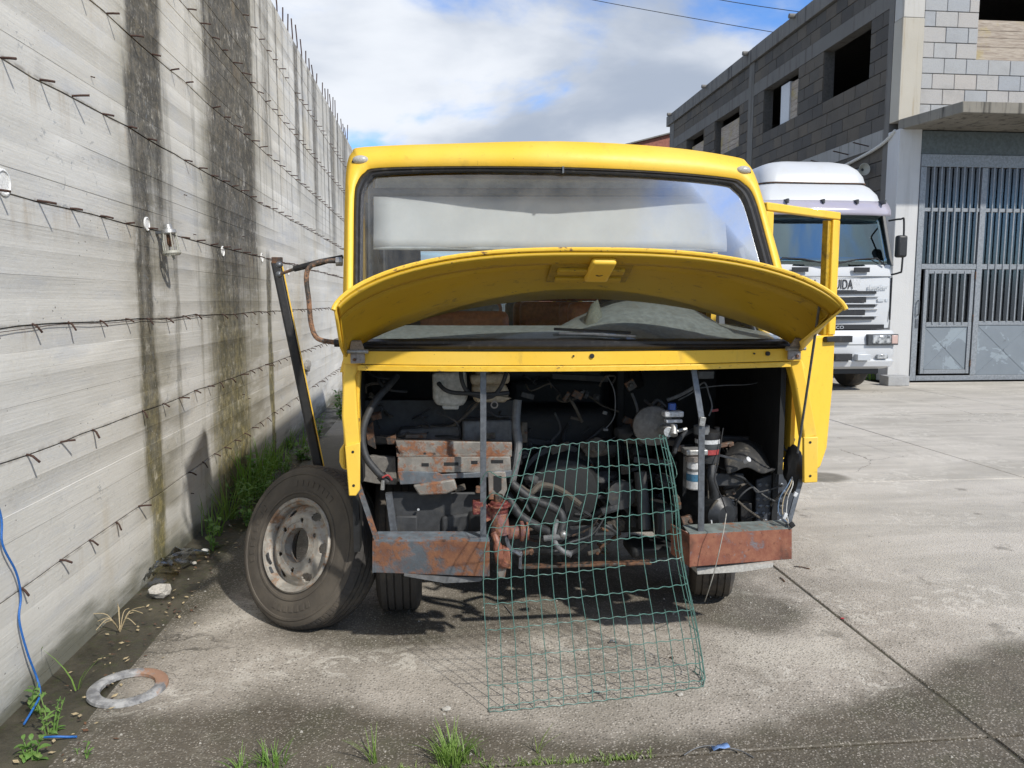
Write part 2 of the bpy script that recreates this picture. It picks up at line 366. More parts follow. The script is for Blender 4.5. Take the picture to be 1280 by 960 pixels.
# concrete of the boundary wall, with the streaks that run down it
def wallmat(k):
    p = k.pos(); x, y, z = k.sep(p)
    big = k.noise(p, .55, 4, .55); mid = k.noise(k.vmul(p, (1, .45, 2.2)), 3.2, 6, .62); fine = k.noise(p, 38, 4, .6)
    brd = k.m('FLOOR', k.m('DIVIDE', k.m('ADD', z, .058), .104))
    bt = k.noise(k.comb(k.m('MULTIPLY', brd, 7.31), k.m('MULTIPLY', y, .42), 3.), 1.0, 2, .5)
    grain = k.noise(k.comb(1., k.m('MULTIPLY', y, 2.2), k.m('MULTIPLY', z, 95)), 1.0, 4, .6)
    c = k.mix(k.sm(big, .35, .65), (.565, .55, .505), (.655, .645, .61))
    c = k.mix(k.sm(bt, .25, .75), k.mix(1., c, (.95, .95, .95), 'MULTIPLY'), k.mix(1., c, (1.03, 1.03, 1.03), 'MULTIPLY'))
    c = k.mix(k.m('MULTIPLY', k.sm(mid, .50, .72), .55), c, (.46, .48, .51))          # blue grey blotches
    och = k.noise(k.vmul(p, (1, 1.0, .5)), 1.5, 5, .6)
    c = k.mix(k.m('MULTIPLY', k.sm(och, .54, .74), .45), c, (.47, .39, .25))
    c = k.mix(k.m('MULTIPLY', k.sm(grain, .3, .7), .09), c, (.20, .19, .17))
    # vertical runs
    feath = k.noise(k.comb(9., k.m('MULTIPLY', y, 9.), k.m('MULTIPLY', z, .5)), 1.0, 6, .72)
    wob = k.m('MULTIPLY', k.m('SUBTRACT', k.noise(k.comb(2., k.m('MULTIPLY', y, 1.2), k.m('MULTIPLY', z, .55)), 2.2, 5, .65), .5), .30)
    yy = k.m('ADD', y, wob)
    def run(y0, wd, soft, zl, zh, zs=.5, st=1.):
        d = k.m('ABSOLUTE', k.m('SUBTRACT', yy, y0)); f = k.sm(d, wd+soft, max(wd-soft, 0.001))
        f = k.m('MULTIPLY', f, k.sm(z, zl-zs, zl+zs)); f = k.m('MULTIPLY', f, k.sm(z, zh+.3, zh-.05)); return k.m('MULTIPLY', f, st)
    thin = k.sm(k.noise(k.comb(5., k.m('MULTIPLY', y, 4.5), k.m('MULTIPLY', z, .16)), 1.0, 5, .7), .44, .66)
    topf = k.m('MULTIPLY', k.m('MULTIPLY', thin, k.sm(k.m('ADD', z, k.m('MULTIPLY', big, 2.2)), 2.7, 5.0)), k.sm(y, 4.9, 7.5))
    runs = [run(4.88, .21, .10, 2.0, 9, .9), run(4.66, .13, .07, -.5, 9, .3, .95), run(6.85, .72, .16, 1.5, 9, 1.0), run(6.45, .50, .25, -.2, 9, .4, .95),
            run(7.95, .11, .05, -1, 1.95, .1, .95), run(8.1, .13, .08, 2.9, 9, .4, .6), run(5.65, .05, .03, -1, 9, .2, .35), run(5.15, .05, .03, .6, 2.9, .4, .5),
            run(9.9, .16, .1, 2.9, 9, .6, .8), run(11.3, .2, .12, 2.6, 9, .8, .75), run(13.2, .3, .2, 2.4, 9, .8, .7), run(15., .4, .3, 2.2, 9, .8, .7)]
    s = topf
    for r_ in runs: s = k.m('MAXIMUM', s, r_)
    s = k.m('MULTIPLY', k.sm(k.m('ADD', s, k.m('MULTIPLY', k.m('SUBTRACT', feath, .5), 1.5)), .05, 1.05), k.sm(s, .0, .12))
    s = k.m('MULTIPLY', s, k.sm(fine, .1, .55, .72, 1.))
    spk = k.sm(k.noise(k.vmul(p, (1, 1, .45)), 42, 3, .7), .62, .69)
    s = k.m('MULTIPLY', s, k.m('SUBTRACT', 1., k.m('MULTIPLY', spk, .75)))
    dk = k.mix(k.sm(k.m('ADD', z, k.m('MULTIPLY', big, 1.4)), .9, 2.9), (.115, .105, .045), (.050, .048, .044))
    dk = k.mix(k.sm(k.noise(p, 14, 5, .75), .42, .66), dk, k.mix(1., dk, (2.6, 2.4, 2.0), 'MULTIPLY'))
    halo = k.m('MULTIPLY', k.m('MAXIMUM', run(4.75, .34, .25, -1, 9, .5, .6), run(6.7, .95, .3, -1, 9, .5, .6)), k.sm(mid, .3, .6))
    c = k.mix(halo, c, (.20, .175, .10))
    c = k.mix(k.m('MULTIPLY', s, .93), c, dk)
    wv_ = k.noise(k.comb(4., k.m('MULTIPLY', y, 3.), k.m('MULTIPLY', z, 6.)), 1.0, 5, .7)
    c = k.mix(k.m('MULTIPLY', k.sm(wv_, .56, .74), .35), c, (.30, .29, .27)); c = k.mix(k.m('MULTIPLY', k.sm(k.noise(p, 7, 5, .7), .58, .72), .4), c, (.66, .65, .62))
    c = k.mix(k.m('MULTIPLY', k.m('MULTIPLY', k.sm(k.noise(p, 1.1, 3), .5, .6), k.sm(k.noise(p, 16, 5, .75, .8), .60, .66)), .55), c, (.20, .22, .24))
    jf = k.m('FRACT', k.m('DIVIDE', k.m('SUBTRACT', z, .46), .52)); bl_ = k.noise(k.comb(3., k.m('MULTIPLY', y, 5.), k.m('MULTIPLY', z, .7)), 1.0, 5, .7)
    c = k.mix(k.m('MULTIPLY', k.m('MULTIPLY', k.sm(jf, .55, 1.), k.sm(bl_, .52, .72)), .55), c, (.33, .25, .155))
    c = k.mix(k.m('MULTIPLY', k.m('MAXIMUM', k.sm(jf, .975, .995), k.sm(jf, .03, .0)), k.sm(k.noise(p, 9, 4, .7), .42, .6, .1, .55)), c, (.13, .11, .09))
    base = k.m('MULTIPLY', k.sm(k.m('ADD', z, k.m('MULTIPLY', k.m('SUBTRACT', mid, .5), .5)), .22, .0), .8)
    c = k.mix(base, c, (.055, .058, .03))
    pits = k.sm(k.m('ADD', k.voro(p, 24), k.m('MULTIPLY', k.noise(p, 2.3, 2), .35)), .23, .18)
    c = k.mix(k.m('MULTIPLY', pits, .7), c, (.10, .095, .085))
    h = k.m('ADD', k.m('ADD', k.m('MULTIPLY', grain, .35), k.m('MULTIPLY', fine, .4)), k.m('MULTIPLY', pits, -.6))
    return pr(k, c, .88, 0., k.bump(h, .006, .7), .3)
M_WALL = mat('board_marked_concrete', wallmat)

def groundmat(k):
    p = k.pos(); x, y, z = k.sep(p)
    big = k.noise(p, .5, 5, .6); mid = k.noise(p, 2.3, 6, .62, .4); fi = k.noise(p, 70, 3, .65)
    str_ = k.noise(k.vmul(p, (.35, 1.5, 1)), 1.3, 6, .62, .6)
    peb = k.voro(p, 82, out='Color'); pebd = k.voro(p, 82)
    pr_, pg, pb = k.sep(peb)
    far = k.sm(y, 4.0, 7.5)
    c = k.mix(k.sm(mid, .33, .68), (.25, .225, .19), (.375, .34, .295))
    cf = k.mix(k.sm(str_, .35, .66), (.37, .345, .30), (.50, .465, .41)); cf = k.mix(k.m('MULTIPLY', k.sm(mid, .55, .72), .4), cf, (.27, .255, .235))
    c = k.mix(k.m('MULTIPLY', k.m('MAXIMUM', far, k.sm(x, 1.9, 3.2)), .92), c, cf)
    pale = k.m('MULTIPLY', k.sm(k.noise(k.vadd(p, (4, 2, 0)), 1.25, 6, .6, .5), .55, .68), .6)
    c = k.mix(k.m('MULTIPLY', pale, k.sm(fi, .3, .6, .5, 1.)), c, (.52, .485, .42))
    net = k.m('MULTIPLY', k.sm(k.noise(k.vadd(p, (1, 7, 0)), 9, 5, .7, 1.2), .50, .60), k.sm(k.noise(k.vadd(p, (3, 5, 0)), 1.1, 4), .46, .60))
    c = k.mix(k.m('MULTIPLY', net, .6), c, (.56, .53, .47))
    # damp: along the front joint, in the gutter side, round the wheels
    nz = k.m('MULTIPLY', k.m('SUBTRACT', k.noise(p, 1.8, 5, .6), .5), 1.1)
    edge = k.m('ADD', 2.62, k.m('MULTIPLY', k.sm(x, .85, 3.2), .68)); edge = k.m('ADD', edge, k.sm(x, .9, -.8, 0., .42))
    d1 = k.sm(k.m('SUBTRACT', k.m('ADD', edge, k.m('MULTIPLY', nz, .32)), y), -.10, .12)
    d2 = k.m('MULTIPLY', k.sm(k.m('SUBTRACT', k.m('SUBTRACT', -.98, k.m('MULTIPLY', k.sm(y, 3.2, 6, -.28, .35), -1.)), k.m('ADD', x, k.m('MULTIPLY', nz, .45))), -.15, .2), k.sm(y, 11, 8))
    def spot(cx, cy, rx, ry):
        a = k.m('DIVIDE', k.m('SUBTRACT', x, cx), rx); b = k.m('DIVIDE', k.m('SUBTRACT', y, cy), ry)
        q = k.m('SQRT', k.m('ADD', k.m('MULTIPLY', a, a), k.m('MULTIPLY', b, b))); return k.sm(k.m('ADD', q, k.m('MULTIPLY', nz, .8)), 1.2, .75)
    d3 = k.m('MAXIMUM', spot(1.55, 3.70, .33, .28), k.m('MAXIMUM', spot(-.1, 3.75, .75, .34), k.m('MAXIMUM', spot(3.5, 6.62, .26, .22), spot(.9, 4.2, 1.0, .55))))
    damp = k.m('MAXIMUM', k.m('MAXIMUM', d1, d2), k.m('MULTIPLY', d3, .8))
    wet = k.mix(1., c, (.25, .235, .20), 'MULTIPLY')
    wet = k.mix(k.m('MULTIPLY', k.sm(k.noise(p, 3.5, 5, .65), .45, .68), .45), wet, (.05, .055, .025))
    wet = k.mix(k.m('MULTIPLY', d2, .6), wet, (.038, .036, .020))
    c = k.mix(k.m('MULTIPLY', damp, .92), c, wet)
    # pebbles show where the skin has worn away
    pc = k.mix(k.sm(pr_, .2, .9), (.10, .09, .075), (.52, .48, .42))
    peb2 = k.voro(p, 150, out='Color'); q1, q2, q3 = k.sep(peb2); pd2 = k.voro(p, 150)
    pc = k.mix(k.m('MULTIPLY', damp, .55), pc, (.10, .09, .07))
    c = k.mix(k.m('MULTIPLY', k.m('MULTIPLY', k.sm(pd2, .55, .3), k.sm(y, 7, 4)), k.sm(q1, .55, .8, 0., .75)), c, k.mix(k.sm(q2, .2, .8), (.09, .08, .065), (.46, .42, .36)))
    c = k.mix(k.m('MULTIPLY', k.m('MULTIPLY', k.sm(pebd, .55, .25), k.sm(k.m('MAXIMUM', far, k.sm(x, 1.9, 3.0, 0., .8)), .9, 0.)), k.m('MULTIPLY', k.sm(pg, .3, .5, .22, .85), k.sm(k.noise(p, 1.7, 4), .35, .6, .45, 1.))), c, pc)
    c = k.mix(k.m('MULTIPLY', k.sm(k.noise(k.vmul(p, (1.5, .28, 1)), 2.0, 4, .6, .3), .66, .76), .35), c, (.14, .13, .12))
    ck_ = k.new('ShaderNodeTexVoronoi', {'Vector': k.vadd(p, k.vmul(k.new('ShaderNodeTexNoise', {'Vector': p, 'Scale': 5., 'Detail': 7., 'Roughness': .7}).outputs['Color'], (.30, .30, 0))), 'Scale': .42}, feature='DISTANCE_TO_EDGE').outputs['Distance']
    crack = k.m('MULTIPLY', k.sm(ck_, .0020, .0006), k.sm(k.noise(k.vadd(p, (9, 9, 0)), .7, 3), .47, .56)); c = k.mix(k.m('MULTIPLY', crack, .7), c, (.06, .055, .045))
    oil = k.m('MULTIPLY', k.sm(k.noise(k.vadd(p, (2, 8, 0)), 2.6, 4, .6), .63, .70), k.sm(y, 9, 6)); c = k.mix(k.m('MULTIPLY', oil, .5), c, (.09, .08, .065))
    rough = k.m('SUBTRACT', .92, k.m('MULTIPLY', damp, .22))
    h = k.m('ADD', k.m('MULTIPLY', fi, .5), k.m('MULTIPLY', k.sm(pebd, .6, 0.), .8))
    return pr(k, c, rough, 0., k.bump(h, .006, .55), .3)
M_SLAB = mat('worn_yard_concrete', groundmat)
def mudmat(k):
    p = k.pos(); a = k.noise(p, 3, 6, .65); b = k.noise(p, 25, 4, .6)
    c = k.mix(k.sm(a, .35, .65), (.030, .027, .018), (.075, .066, .045)); c = k.mix(k.m('MULTIPLY', k.sm(b, .5, .7), .5), c, (.045, .055, .018))
    return pr(k, c, k.sm(a, .4, .6, .35, .9), 0., k.bump(k.m('ADD', a, k.m('MULTIPLY', b, .4)), .02, .6))
M_MUD = mat('damp_mud', mudmat)
def block(name, c1, c2, c3):
    def f(k):
        p = k.pos(); r_ = k.rnd(); fi = k.noise(p, 45, 4, .7); a = k.noise(p, 2.5, 5, .6)
        c = k.ramp(r_, [(0, c1), (.5, c2), (1, c3)])
        c = k.mix(k.m('MULTIPLY', k.sm(a, .45, .75), .35), c, [v*.55 for v in c2]); c = k.mix(k.m('MULTIPLY', k.sm(fi, .45, .7), .3), c, [v*.5 for v in c2])
        return pr(k, c, .92, 0., k.bump(fi, .01, .8), .2)
    return mat(name, f)
M_BLKD = block('shaded_block', (.088, .083, .077), (.108, .100, .090), (.135, .117, .095))  # side-wall blocks: shade of that facade is put into the colour
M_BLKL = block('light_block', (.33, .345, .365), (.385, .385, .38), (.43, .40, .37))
M_MORT = worn('shaded_mortar', (.085, .08, .073), (.06, .055, .05), .4, 3, .9, 0, .5, 30)  # side-wall mortar, darkened in colour for the shaded facade
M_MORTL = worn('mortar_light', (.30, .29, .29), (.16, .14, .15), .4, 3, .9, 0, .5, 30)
def conc(name, c1, c2, st=.6, stc=(.07, .062, .05)):
    def f(k):
        p = k.pos(); x, y, z = k.sep(p); a = k.noise(p, 1.6, 5, .6); v = k.noise(k.vmul(p, (5, 5, .35)), 1.2, 6, .68); fi = k.noise(p, 40, 4, .6)
        c = k.mix(a, c1, c2); c = k.mix(k.m('MULTIPLY', k.sm(v, .50, .68), st), c, stc)
        return pr(k, c, .88, 0., k.bump(fi, .006, .6), .3)
    return mat(name, f)
M_CONCD = conc('shaded_frame_concrete', (.125, .12, .11), (.18, .172, .16), .7)  # side-wall frame, facade shade included in its dark tone
M_CONCL = conc('column_concrete', (.42, .405, .37), (.50, .485, .455), .4, (.25, .21, .14))
M_PLAST = conc('white_plaster', (.46, .46, .46), (.56, .56, .55), .25, (.26, .25, .24))
M_CANO = conc('canopy_concrete', (.13, .12, .10), (.30, .28, .24), .9, (.045, .042, .038))
M_COPING = conc('coping_concrete', (.13, .125, .115), (.22, .21, .195), .85, (.045, .042, .04))
def wood(k):
    p = k.pos(); g = k.noise(k.vmul(p, (2.5, 2.5, 26)), 1.6, 5, .65, .6); a = k.noise(p, 2.2, 4, .6)
    c = k.mix(k.sm(g, .3, .7), (.25, .20, .16), (.44, .38, .31)); c = k.mix(k.m('MULTIPLY', k.sm(a, .5, .68), .6), c, (.36, .28, .09))
    return pr(k, c, .85, 0., k.bump(g, .01, .5))
M_WOOD = mat('old_board', wood)
def gate(k):
    p = k.pos(); a = k.noise(k.vadd(p, (2, 0, 5)), 1.5, 7, .64, .6); b = k.noise(p, 9, 5, .7); x, y, z = k.sep(p)
    c = k.mix(k.noise(p, 4, 4), (.155, .18, .205), (.205, .235, .26))
    low = k.sm(z, 1.35, 1.0)
    pa = k.m('MULTIPLY', k.sm(k.m('ADD', a, k.m('MULTIPLY', k.m('SUBTRACT', b, .5), .12)), .535, .55), low)
    c = k.mix(pa, c, (.245, .285, .315)); c = k.mix(k.m('MULTIPLY', k.sm(b, .62, .72), .6), c, (.07, .075, .08))
    return pr(k, c, .55, .15, k.bump(b, .004, .3))
M_GATE = mat('gate_peeling_paint', gate)
M_BARS = worn('gate_bar_paint', (.24, .26, .28), (.12, .12, .125), .3, 6, .5, .2, .2, 40)
def leaf(name, c1, c2, c3):
    def f(k):
        p = k.pos(); a = k.noise(p, 9, 3); r_ = k.rnd()
        c = k.mix(k.sm(a, .3, .7), c1, c2); c = k.mix(k.sm(r_, .5, 1., 0., .4), c, c3)
        d = k.new('ShaderNodeBsdfPrincipled', {'Base Color': c, 'Roughness': .5, 'Specular IOR Level': .35})
        t = k.new('ShaderNodeBsdfTranslucent', {'Color': k.mix(1., c, (1.2, 1.5, .6), 'MULTIPLY')})
        return k.new('ShaderNodeMixShader', {0: .3, 1: d.outputs[0], 2: t.outputs[0]}).outputs[0]
    return mat(name, f)
M_GRASS = leaf('grass_blades', (.13, .24, .045), (.20, .31, .075), (.28, .30, .10))
M_LEAF = leaf('weed_leaves', (.11, .23, .05), (.17, .29, .075), (.24, .29, .10))
M_DRY = worn('dry_straw', (.40, .32, .19), (.2, .15, .08), .3, 20, .8, 0, .2, 60)

# ================================================================ SETTING
WX = -1.66                                  # face of the boundary wall
ground = obj('ground', G().box((-60, -25, -.6), (400, 900, -.03)), M_MUD, kind='structure')
gx = [-1.36, 2.03, 5.34, 8.72, 12.4, 16.5, 21]; gy = [-9.5, -5.5, -1.45, 2.50, 6.38, 10.3, 14.35, 18.5, 24, 30, 38]
for i in range(len(gx)-1):
    for j in range(len(gy)-1):
        if gx[i] > 8.5 and gy[j] > 14: continue
        e = .007
        g = G().box((gx[i]+e, gy[j]+e, -.12), (gx[i+1]-e, gy[j+1]-e, 0))
        obj('yard_slab', g, M_SLAB, ground, bevel=.005, seg=1)
fill = G()
for a in gx[1:-1]: fill.box((a-.009, -9.5, -.1), (a+.009, 14.2, -.006))
obj('slab_joint', fill, M_MUD, ground)
gut = G(); rows = []
for j in range(0, 150):
    yv = -4+j*.2
    rows.append([V((WX+(-1.345-WX)*t, yv, -.014+.02*mnoise.noise(V((t*2, yv*1.7, 3)))*(1-abs(2*t-1))+.012*abs(2*t-1))) for t in (0, .2, .4, .6, .8, 1)])
gut.grid(rows); obj('gutter', gut, M_MUD, kind='structure')

# ---- boundary wall
wall = thing('concrete_wall', (WX, 6, 0), 'tall board-marked grey concrete wall streaked black with rusty rebar stubs beside the bus', 'wall')
zs = []; tags = []
LIFT = [.46+.52*i for i in range(8)]; WTOP = 4.70
edges = [-.3, -.06]; 
zz_ = .46-.52
bounds = [-.06+.104*i for i in range(46)]
bounds = [b for b in bounds if b < WTOP-.03]+[WTOP]
def isj(b): return any(abs(b-l) < .004 for l in LIFT)
g = G(); ys = [-5+.25*i for i in range(220)]
rows = []
for bi in range(len(bounds)-1):
    lo, hi = bounds[bi], bounds[bi+1]
    for edge in (0, 1):
        r = []
        b = lo if edge == 0 else hi; jn = isj(b)
        for yv in ys:
            pan = math.floor((yv+.9*(bi % 3))/2.4); rr = random.Random(bi*131+pan)
            d = (rr.random()-.5)*.003
            wv = .014*mnoise.noise(V((yv*1.9, b*3, 1)))+.007*mnoise.noise(V((yv*7, b, 5))) if jn else .0015*mnoise.noise(V((yv*5, b*9, 2)))
            gap = .0036 if jn else .0009
            zz1 = b + wv + (gap if edge == 0 else -gap)
            if b >= WTOP-.001: zz1 = WTOP + .012*mnoise.noise(V((yv*3, 0, 9)))
            r.append(V((WX+d, yv, zz1)))
        rows.append(r)
        if edge == 1 and jn:
            rows.append([V((WX-.018, p.y, p.z+.0015)) for p in r]); rows.append([V((WX-.018, p.y, p.z+.008)) for p in r])
        elif edge == 1 and hi < WTOP-.001:
            ridge = (.0009, -.0005, .0004)[(bi*7) % 3]
            rows.append([V((WX+ridge, p.y, p.z+.0022)) for p in r])
top = rows[-1]; rows.append([V((WX-.3, p.y, p.z)) for p in top]); rows.append([V((WX-.3, p.y, -.3)) for p in top])
g.grid(rows); obj('wall_face', g, M_WALL, wall, ang=25)
M_REB = worn('rebar_rust', (.060, .032, .024), (.13, .06, .03), .4, 30, .8, .2, .5, 150)
stubs = []
for vi, (ln, drop, side) in enumerate([(.060, .003, .0), (.068, .008, .008), (.052, .022, -.008), (.072, .003, .012), (.042, .034, .01), (.048, .038, -.01)]):
    pts = [V((-.03, 0, 0)), V((.004, 0, 0)), V((ln*.5, side*.4, -drop*.25)), V((ln, side, -drop))]
    gg = G().tube(pts,   .0052, 6); me = bpy.data.meshes.new('rebar_stub'); gg.b.to_mesh(me); gg.b.free(); me.shade_smooth(); me.materials.append(M_REB); stubs.append(me)
rb = []
for li, lz in enumerate(LIFT):
    yv = 2.55+.1*(li % 3)
    while yv < 19:
        yv += .31*(.92+.16*random.random())
        rb.append((yv, lz+.014*mnoise.noise(V((yv*1.9, lz*3, 1)))+.004, li))
rb.sort(key=lambda q: q[0]); far_g = G()
for n_, (yv, lz, li) in enumerate(rb):
    vi = random.choice((0, 1, 3, 0)) if li > 2 else random.choice((2, 4, 5, 1, 4))
    if random.random() < .06: continue
    sc_ = .7+.4*random.random()
    if n_ < 268:
        o = bpy.data.objects.new('rebar_stub', stubs[vi]); COL.objects.link(o); o.parent = wall
        o.location = V((WX, yv, lz))-V(wall.location); o.rotation_euler = (random.uniform(-.2, .2), random.uniform(-.22, .12), random.uniform(-.3, .3)); o.scale = (sc_, 1, 1)
    else: far_g.tube([V((WX-.02, yv, lz)), V((WX+.07, yv+.005, lz-.006))], .006, 4)
obj('rebar_stub', far_g, M_REB, wall, kind='stuff')
yv = 8.0
for i in range(24):
    g = G(); h = random.uniform(.28, .46); g.tube([V((WX-.08, yv, WTOP-.1)), V((WX-.08, yv+.01, WTOP+h*.5)), V((WX-.08+random.uniform(-.015, .015), yv+random.uniform(-.03, .02), WTOP+h))], .0085, 6)
    obj('starter_bar', g, M_REB, wall); yv += random.choice((.3, .31, .33, .33, .6))
# rusty tie wire lying along two of the pour joints
for lz, a, b in ((1.50, 2.7, 6),):
    pts = []; yv = a
    while yv < b: pts.append(V((WX+.006+.005*random.random(), yv, lz+.014*mnoise.noise(V((yv*1.9, lz*3, 1)))-.006+.012*mnoise.noise(V((yv*3, lz, 4)))))); yv += .13
    obj('tie_wire', G().tube(pts, .0016, 5), M_REB, wall)
M_STONEB = worn('broken_concrete', (.30, .29, .27), (.12, .11, .09), .5, 14, .9, 0, .6, 60)
# plastic spacer tube ends
M_TUBE = worn('spacer_tube_white', (.78, .78, .76), (.3, .28, .22), .25, 20, .5, 0, .1, 60)
for px_, py_, r_ in ((3, 228, .047), (183, 280, .036), (278, 314, .036), (327, 322, .04), (345, 330, .036), (360, 340, .036)):
    c = PX(px_, py_, WX); gg = G().lathe([(r_*1.12, -.02), (r_*1.12, .006), (r_*.96, .008), (r_*.92, .003), (.001, .003)], c, (1, 0, 0), 20, cap=False)
    obj('spacer_tube', gg, M_TUBE, wall)

q = PX(384, 457, WX+.02); obj('concrete_spall', G().lump(q, (.04, .14, .07), 4, .5, 2), M_STONEB, wall, ang=20)
for i in range(14):
    yv, zv = random.uniform(3., 9.), random.uniform(.3, 3.6); obj('nail', G().tube([V((WX-.01, yv, zv)), V((WX+.02, yv+.004, zv-.006))], .003, 5), M_REB, wall)
# broken bulkhead lamp on the wall
lp = PX(211, 303, WX+.07); lamp = thing('wall_lamp', (WX, lp.y, lp.z), 'broken caged bulkhead lamp hanging tilted on the streaked concrete wall', 'lamp')
M_LPG = worn('lamp_cream', (.40, .40, .35), (.16, .14, .10), .4, 30, .55, .1, .2, 80)
ax = V((.10, .02, -1)).normalized(); u_ = V((1, 0, .10)).normalized(); v_ = ax.cross(u_); c0 = lp+V((0, 0, .075))
obj('lamp_cap', G().lathe([(.012, -.035), (.022, -.03), (.026, -.005), (.042, 0), (.045, .02), (.040, .026)], c0, ax, 18), M_GALV, lamp)
for i in range(6):
    a = i*math.pi/3; rr = u_*math.cos(a)*.040+v_*math.sin(a)*.040
    obj('cage_bar', G().tube([c0+ax*.02+rr, c0+ax*.07+rr*1.15, c0+ax*.13+rr*1.1], .004, 6), M_LPG, lamp)
obj('cage_ring', G().lathe([(.052, .125), (.054, .14), (.046, .152), (.038, .15), (.038, .128)], c0, ax, 20, loop=True), M_LPG, lamp)
obj('lamp_holder', G().lathe([(.016, .03), (.018, .085), (.010, .1)], c0, ax, 12), M_RUSTD, lamp)
obj('lamp_stem', G().tube([c0+ax*.14, c0+ax*.18+u_*.01], .008, 8), M_LPG, lamp)
obj('lamp_bracket', G().box((WX-.01, lp.y-.02, lp.z+.05), (WX+.075, lp.y+.02, lp.z+.065)), M_STEEL, lamp)

# ================================================================ UNFINISHED BUILDING
BX, BY = 9.0, 14.6
bld = thing('unfinished_building', (BX, BY, 0), 'unfinished two-storey building of bare concrete blocks with empty window openings on the right', 'building')
RH = .29; SILL, HEAD = 6.20, 7.36
wins = [(15.72, 17.68), (18.93, 20.96), (22.66, 24.66), (25.72, 27.5)]
cols = [(14.885, 15.06), (21.62, 21.98), (29.0, 29.5)]
xo, xi = BX+.03, BX+.27
g = G(); g.box((xo, 15.0, 0), (xi, 29.3, 4.72)); g.box((xo, 15.0, 5.04), (xi, 29.3, SILL))
yy_ = 15.0
for a, b in wins+[(29.3, 29.4)]:
    g.box((xo, yy_, SILL), (xi, a, HEAD)); yy_ = b
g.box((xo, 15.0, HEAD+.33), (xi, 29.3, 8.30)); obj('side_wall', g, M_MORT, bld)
obj('floor_beam', G().box((BX-.012, 15.06, 4.72), (xi, 29.0, 5.04)), M_PLAST if False else conc('beam_concrete', (.24, .235, .22), (.34, .335, .32), .6), bld)
obj('lintel_beam', G().box((BX-.008, 15.06, HEAD), (xi, 29.0, HEAD+.33)), M_CONCD, bld)
for a, b in cols: obj('column', G().box((BX-.015, a, 0), (xi+.02, b, 8.33)), M_CONCD if a > 15 else None or M_CONCD, bld)
cp = G()
yv = 14.4
while yv < 29.7:
    n_ = min(yv+random.uniform(1.2, 2.4), 29.8); obj('coping', G().box((BX-.07, yv+.004, 8.30), (xi+.1, n_-.004, 8.68+random.uniform(-.012, .012))), M_COPING, bld, bevel=.01); yv = n_
for yv in (19.1, 22.0, 25.4, 29.2): obj('coping_spout', G().cyl((BX-.22, yv, 8.63), (BX+.1, yv, 8.63), .06, n=10), M_COPING, bld)
# blocks of the side wall
bm_cache = {}
def blockmesh(l, d, h, mt):
    key = (round(l, 3), d, h, mt.name)
    if key not in bm_cache:
        gg = G().box((-d/2, -l/2, -h/2), (d/2, l/2, h/2)); bmesh.ops.bevel(gg.b, geom=gg.b.edges[:], offset=.006, segments=1, affect='EDGES')
        me = bpy.data.meshes.new('concrete_block'); gg.b.to_mesh(me); gg.b.free(); me.materials.append(mt); bm_cache[key] = me
    return bm_cache[key]
blk = []
rowsz = [5.04+RH*i for i in range(8)]+[HEAD+.33, HEAD+.33+RH]+[4.72-RH*(i+1) for i in range(6)]
for ri, z0 in enumerate(rowsz):
    y0 = 15.06-(.235 if ri % 2 else 0)
    while y0 < 29.0:
        a, b = max(y0, 15.06), min(y0+.47, 29.0); segs = [(a, b)]
        cut = [q for q in cols[1:2]] + (wins if SILL-.01 <= z0 < HEAD-.05 else [])
        for ca, cb in cut:
            ns = []
            for s0, s1 in segs:
                if cb <= s0 or ca >= s1: ns.append((s0, s1)); continue
                if s0 < ca: ns.append((s0, ca))
                if s1 > cb: ns.append((cb, s1))
            segs = ns
        for s0, s1 in segs:
            if s1-s0 > .06 and not (ri >= 10 and s0 > 18): blk.append((s0, s1, z0))
        y0 += .47
vis = lambda q: (q[0] if q[2] > 4.8 else q[0]+2)
blk.sort(key=vis); rest = G()
for n_, (s0, s1, z0) in enumerate(blk):
    c = V((BX+.022+random.uniform(-.004, .004), (s0+s1)/2, z0+RH/2)); l, h = round(s1-s0-.012, 2), RH-.013
    if n_ < 262:
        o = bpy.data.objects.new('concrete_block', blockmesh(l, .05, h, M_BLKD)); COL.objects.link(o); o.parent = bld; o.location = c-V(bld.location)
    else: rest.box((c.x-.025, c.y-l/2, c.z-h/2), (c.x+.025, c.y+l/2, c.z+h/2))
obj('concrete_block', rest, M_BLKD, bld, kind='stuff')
# front wall
fy = BY+.03
g = G(); g.box((9.42, fy, 5.12), (10.55, fy+.25, 8.3)); g.box((10.55, fy, 5.12), (12.65, fy+.25, 6.30)); g.box((12.65, fy, 5.12), (19, fy+.25, 8.3)); g.box((10.55, fy, 8.0), (12.65, fy+.25, 8.3))
obj('front_wall', g, M_MORTL, bld)
nb = 0
for ri in range(11):
    z0 = 5.135+RH*ri; x0 = 9.425-(.23 if ri % 2 == 0 else 0)
    while x0 < 12.6:
        a, b = max(x0, 9.425), x0+.46
        if z0 > 6.25 and z0 < 7.9: b = min(b, 10.55)
        if b-a > .06 and nb < 80:
            o = bpy.data.objects.new('concrete_block', blockmesh(round(b-a-.012, 2), .05, RH-.013, M_BLKL)); COL.objects.link(o); o.parent = bld
            o.location = V(((a+b)/2, BY+.022+random.uniform(-.003, .003), z0+RH/2))-V(bld.location); o.rotation_euler = (0, 0, math.pi/2); nb += 1
        x0 += .46
for i, (z0, z1) in enumerate(((6.31, 6.55), (6.56, 6.72), (6.73, 6.86), (6.87, 7.06))): obj('timber_board', G().box((10.56, BY+.05+.006*i, z0), (12.64, BY+.08+.006*i, z1)), M_WOOD, bld)
obj('corner_column', G().box((BX-.02, BY-.03, 5.1), (9.42, BY+.27, 7.02)), conc('column_stained', (.38, .35, .29), (.47, .44, .38), .5, (.26, .19, .10)), bld, bevel=.012)
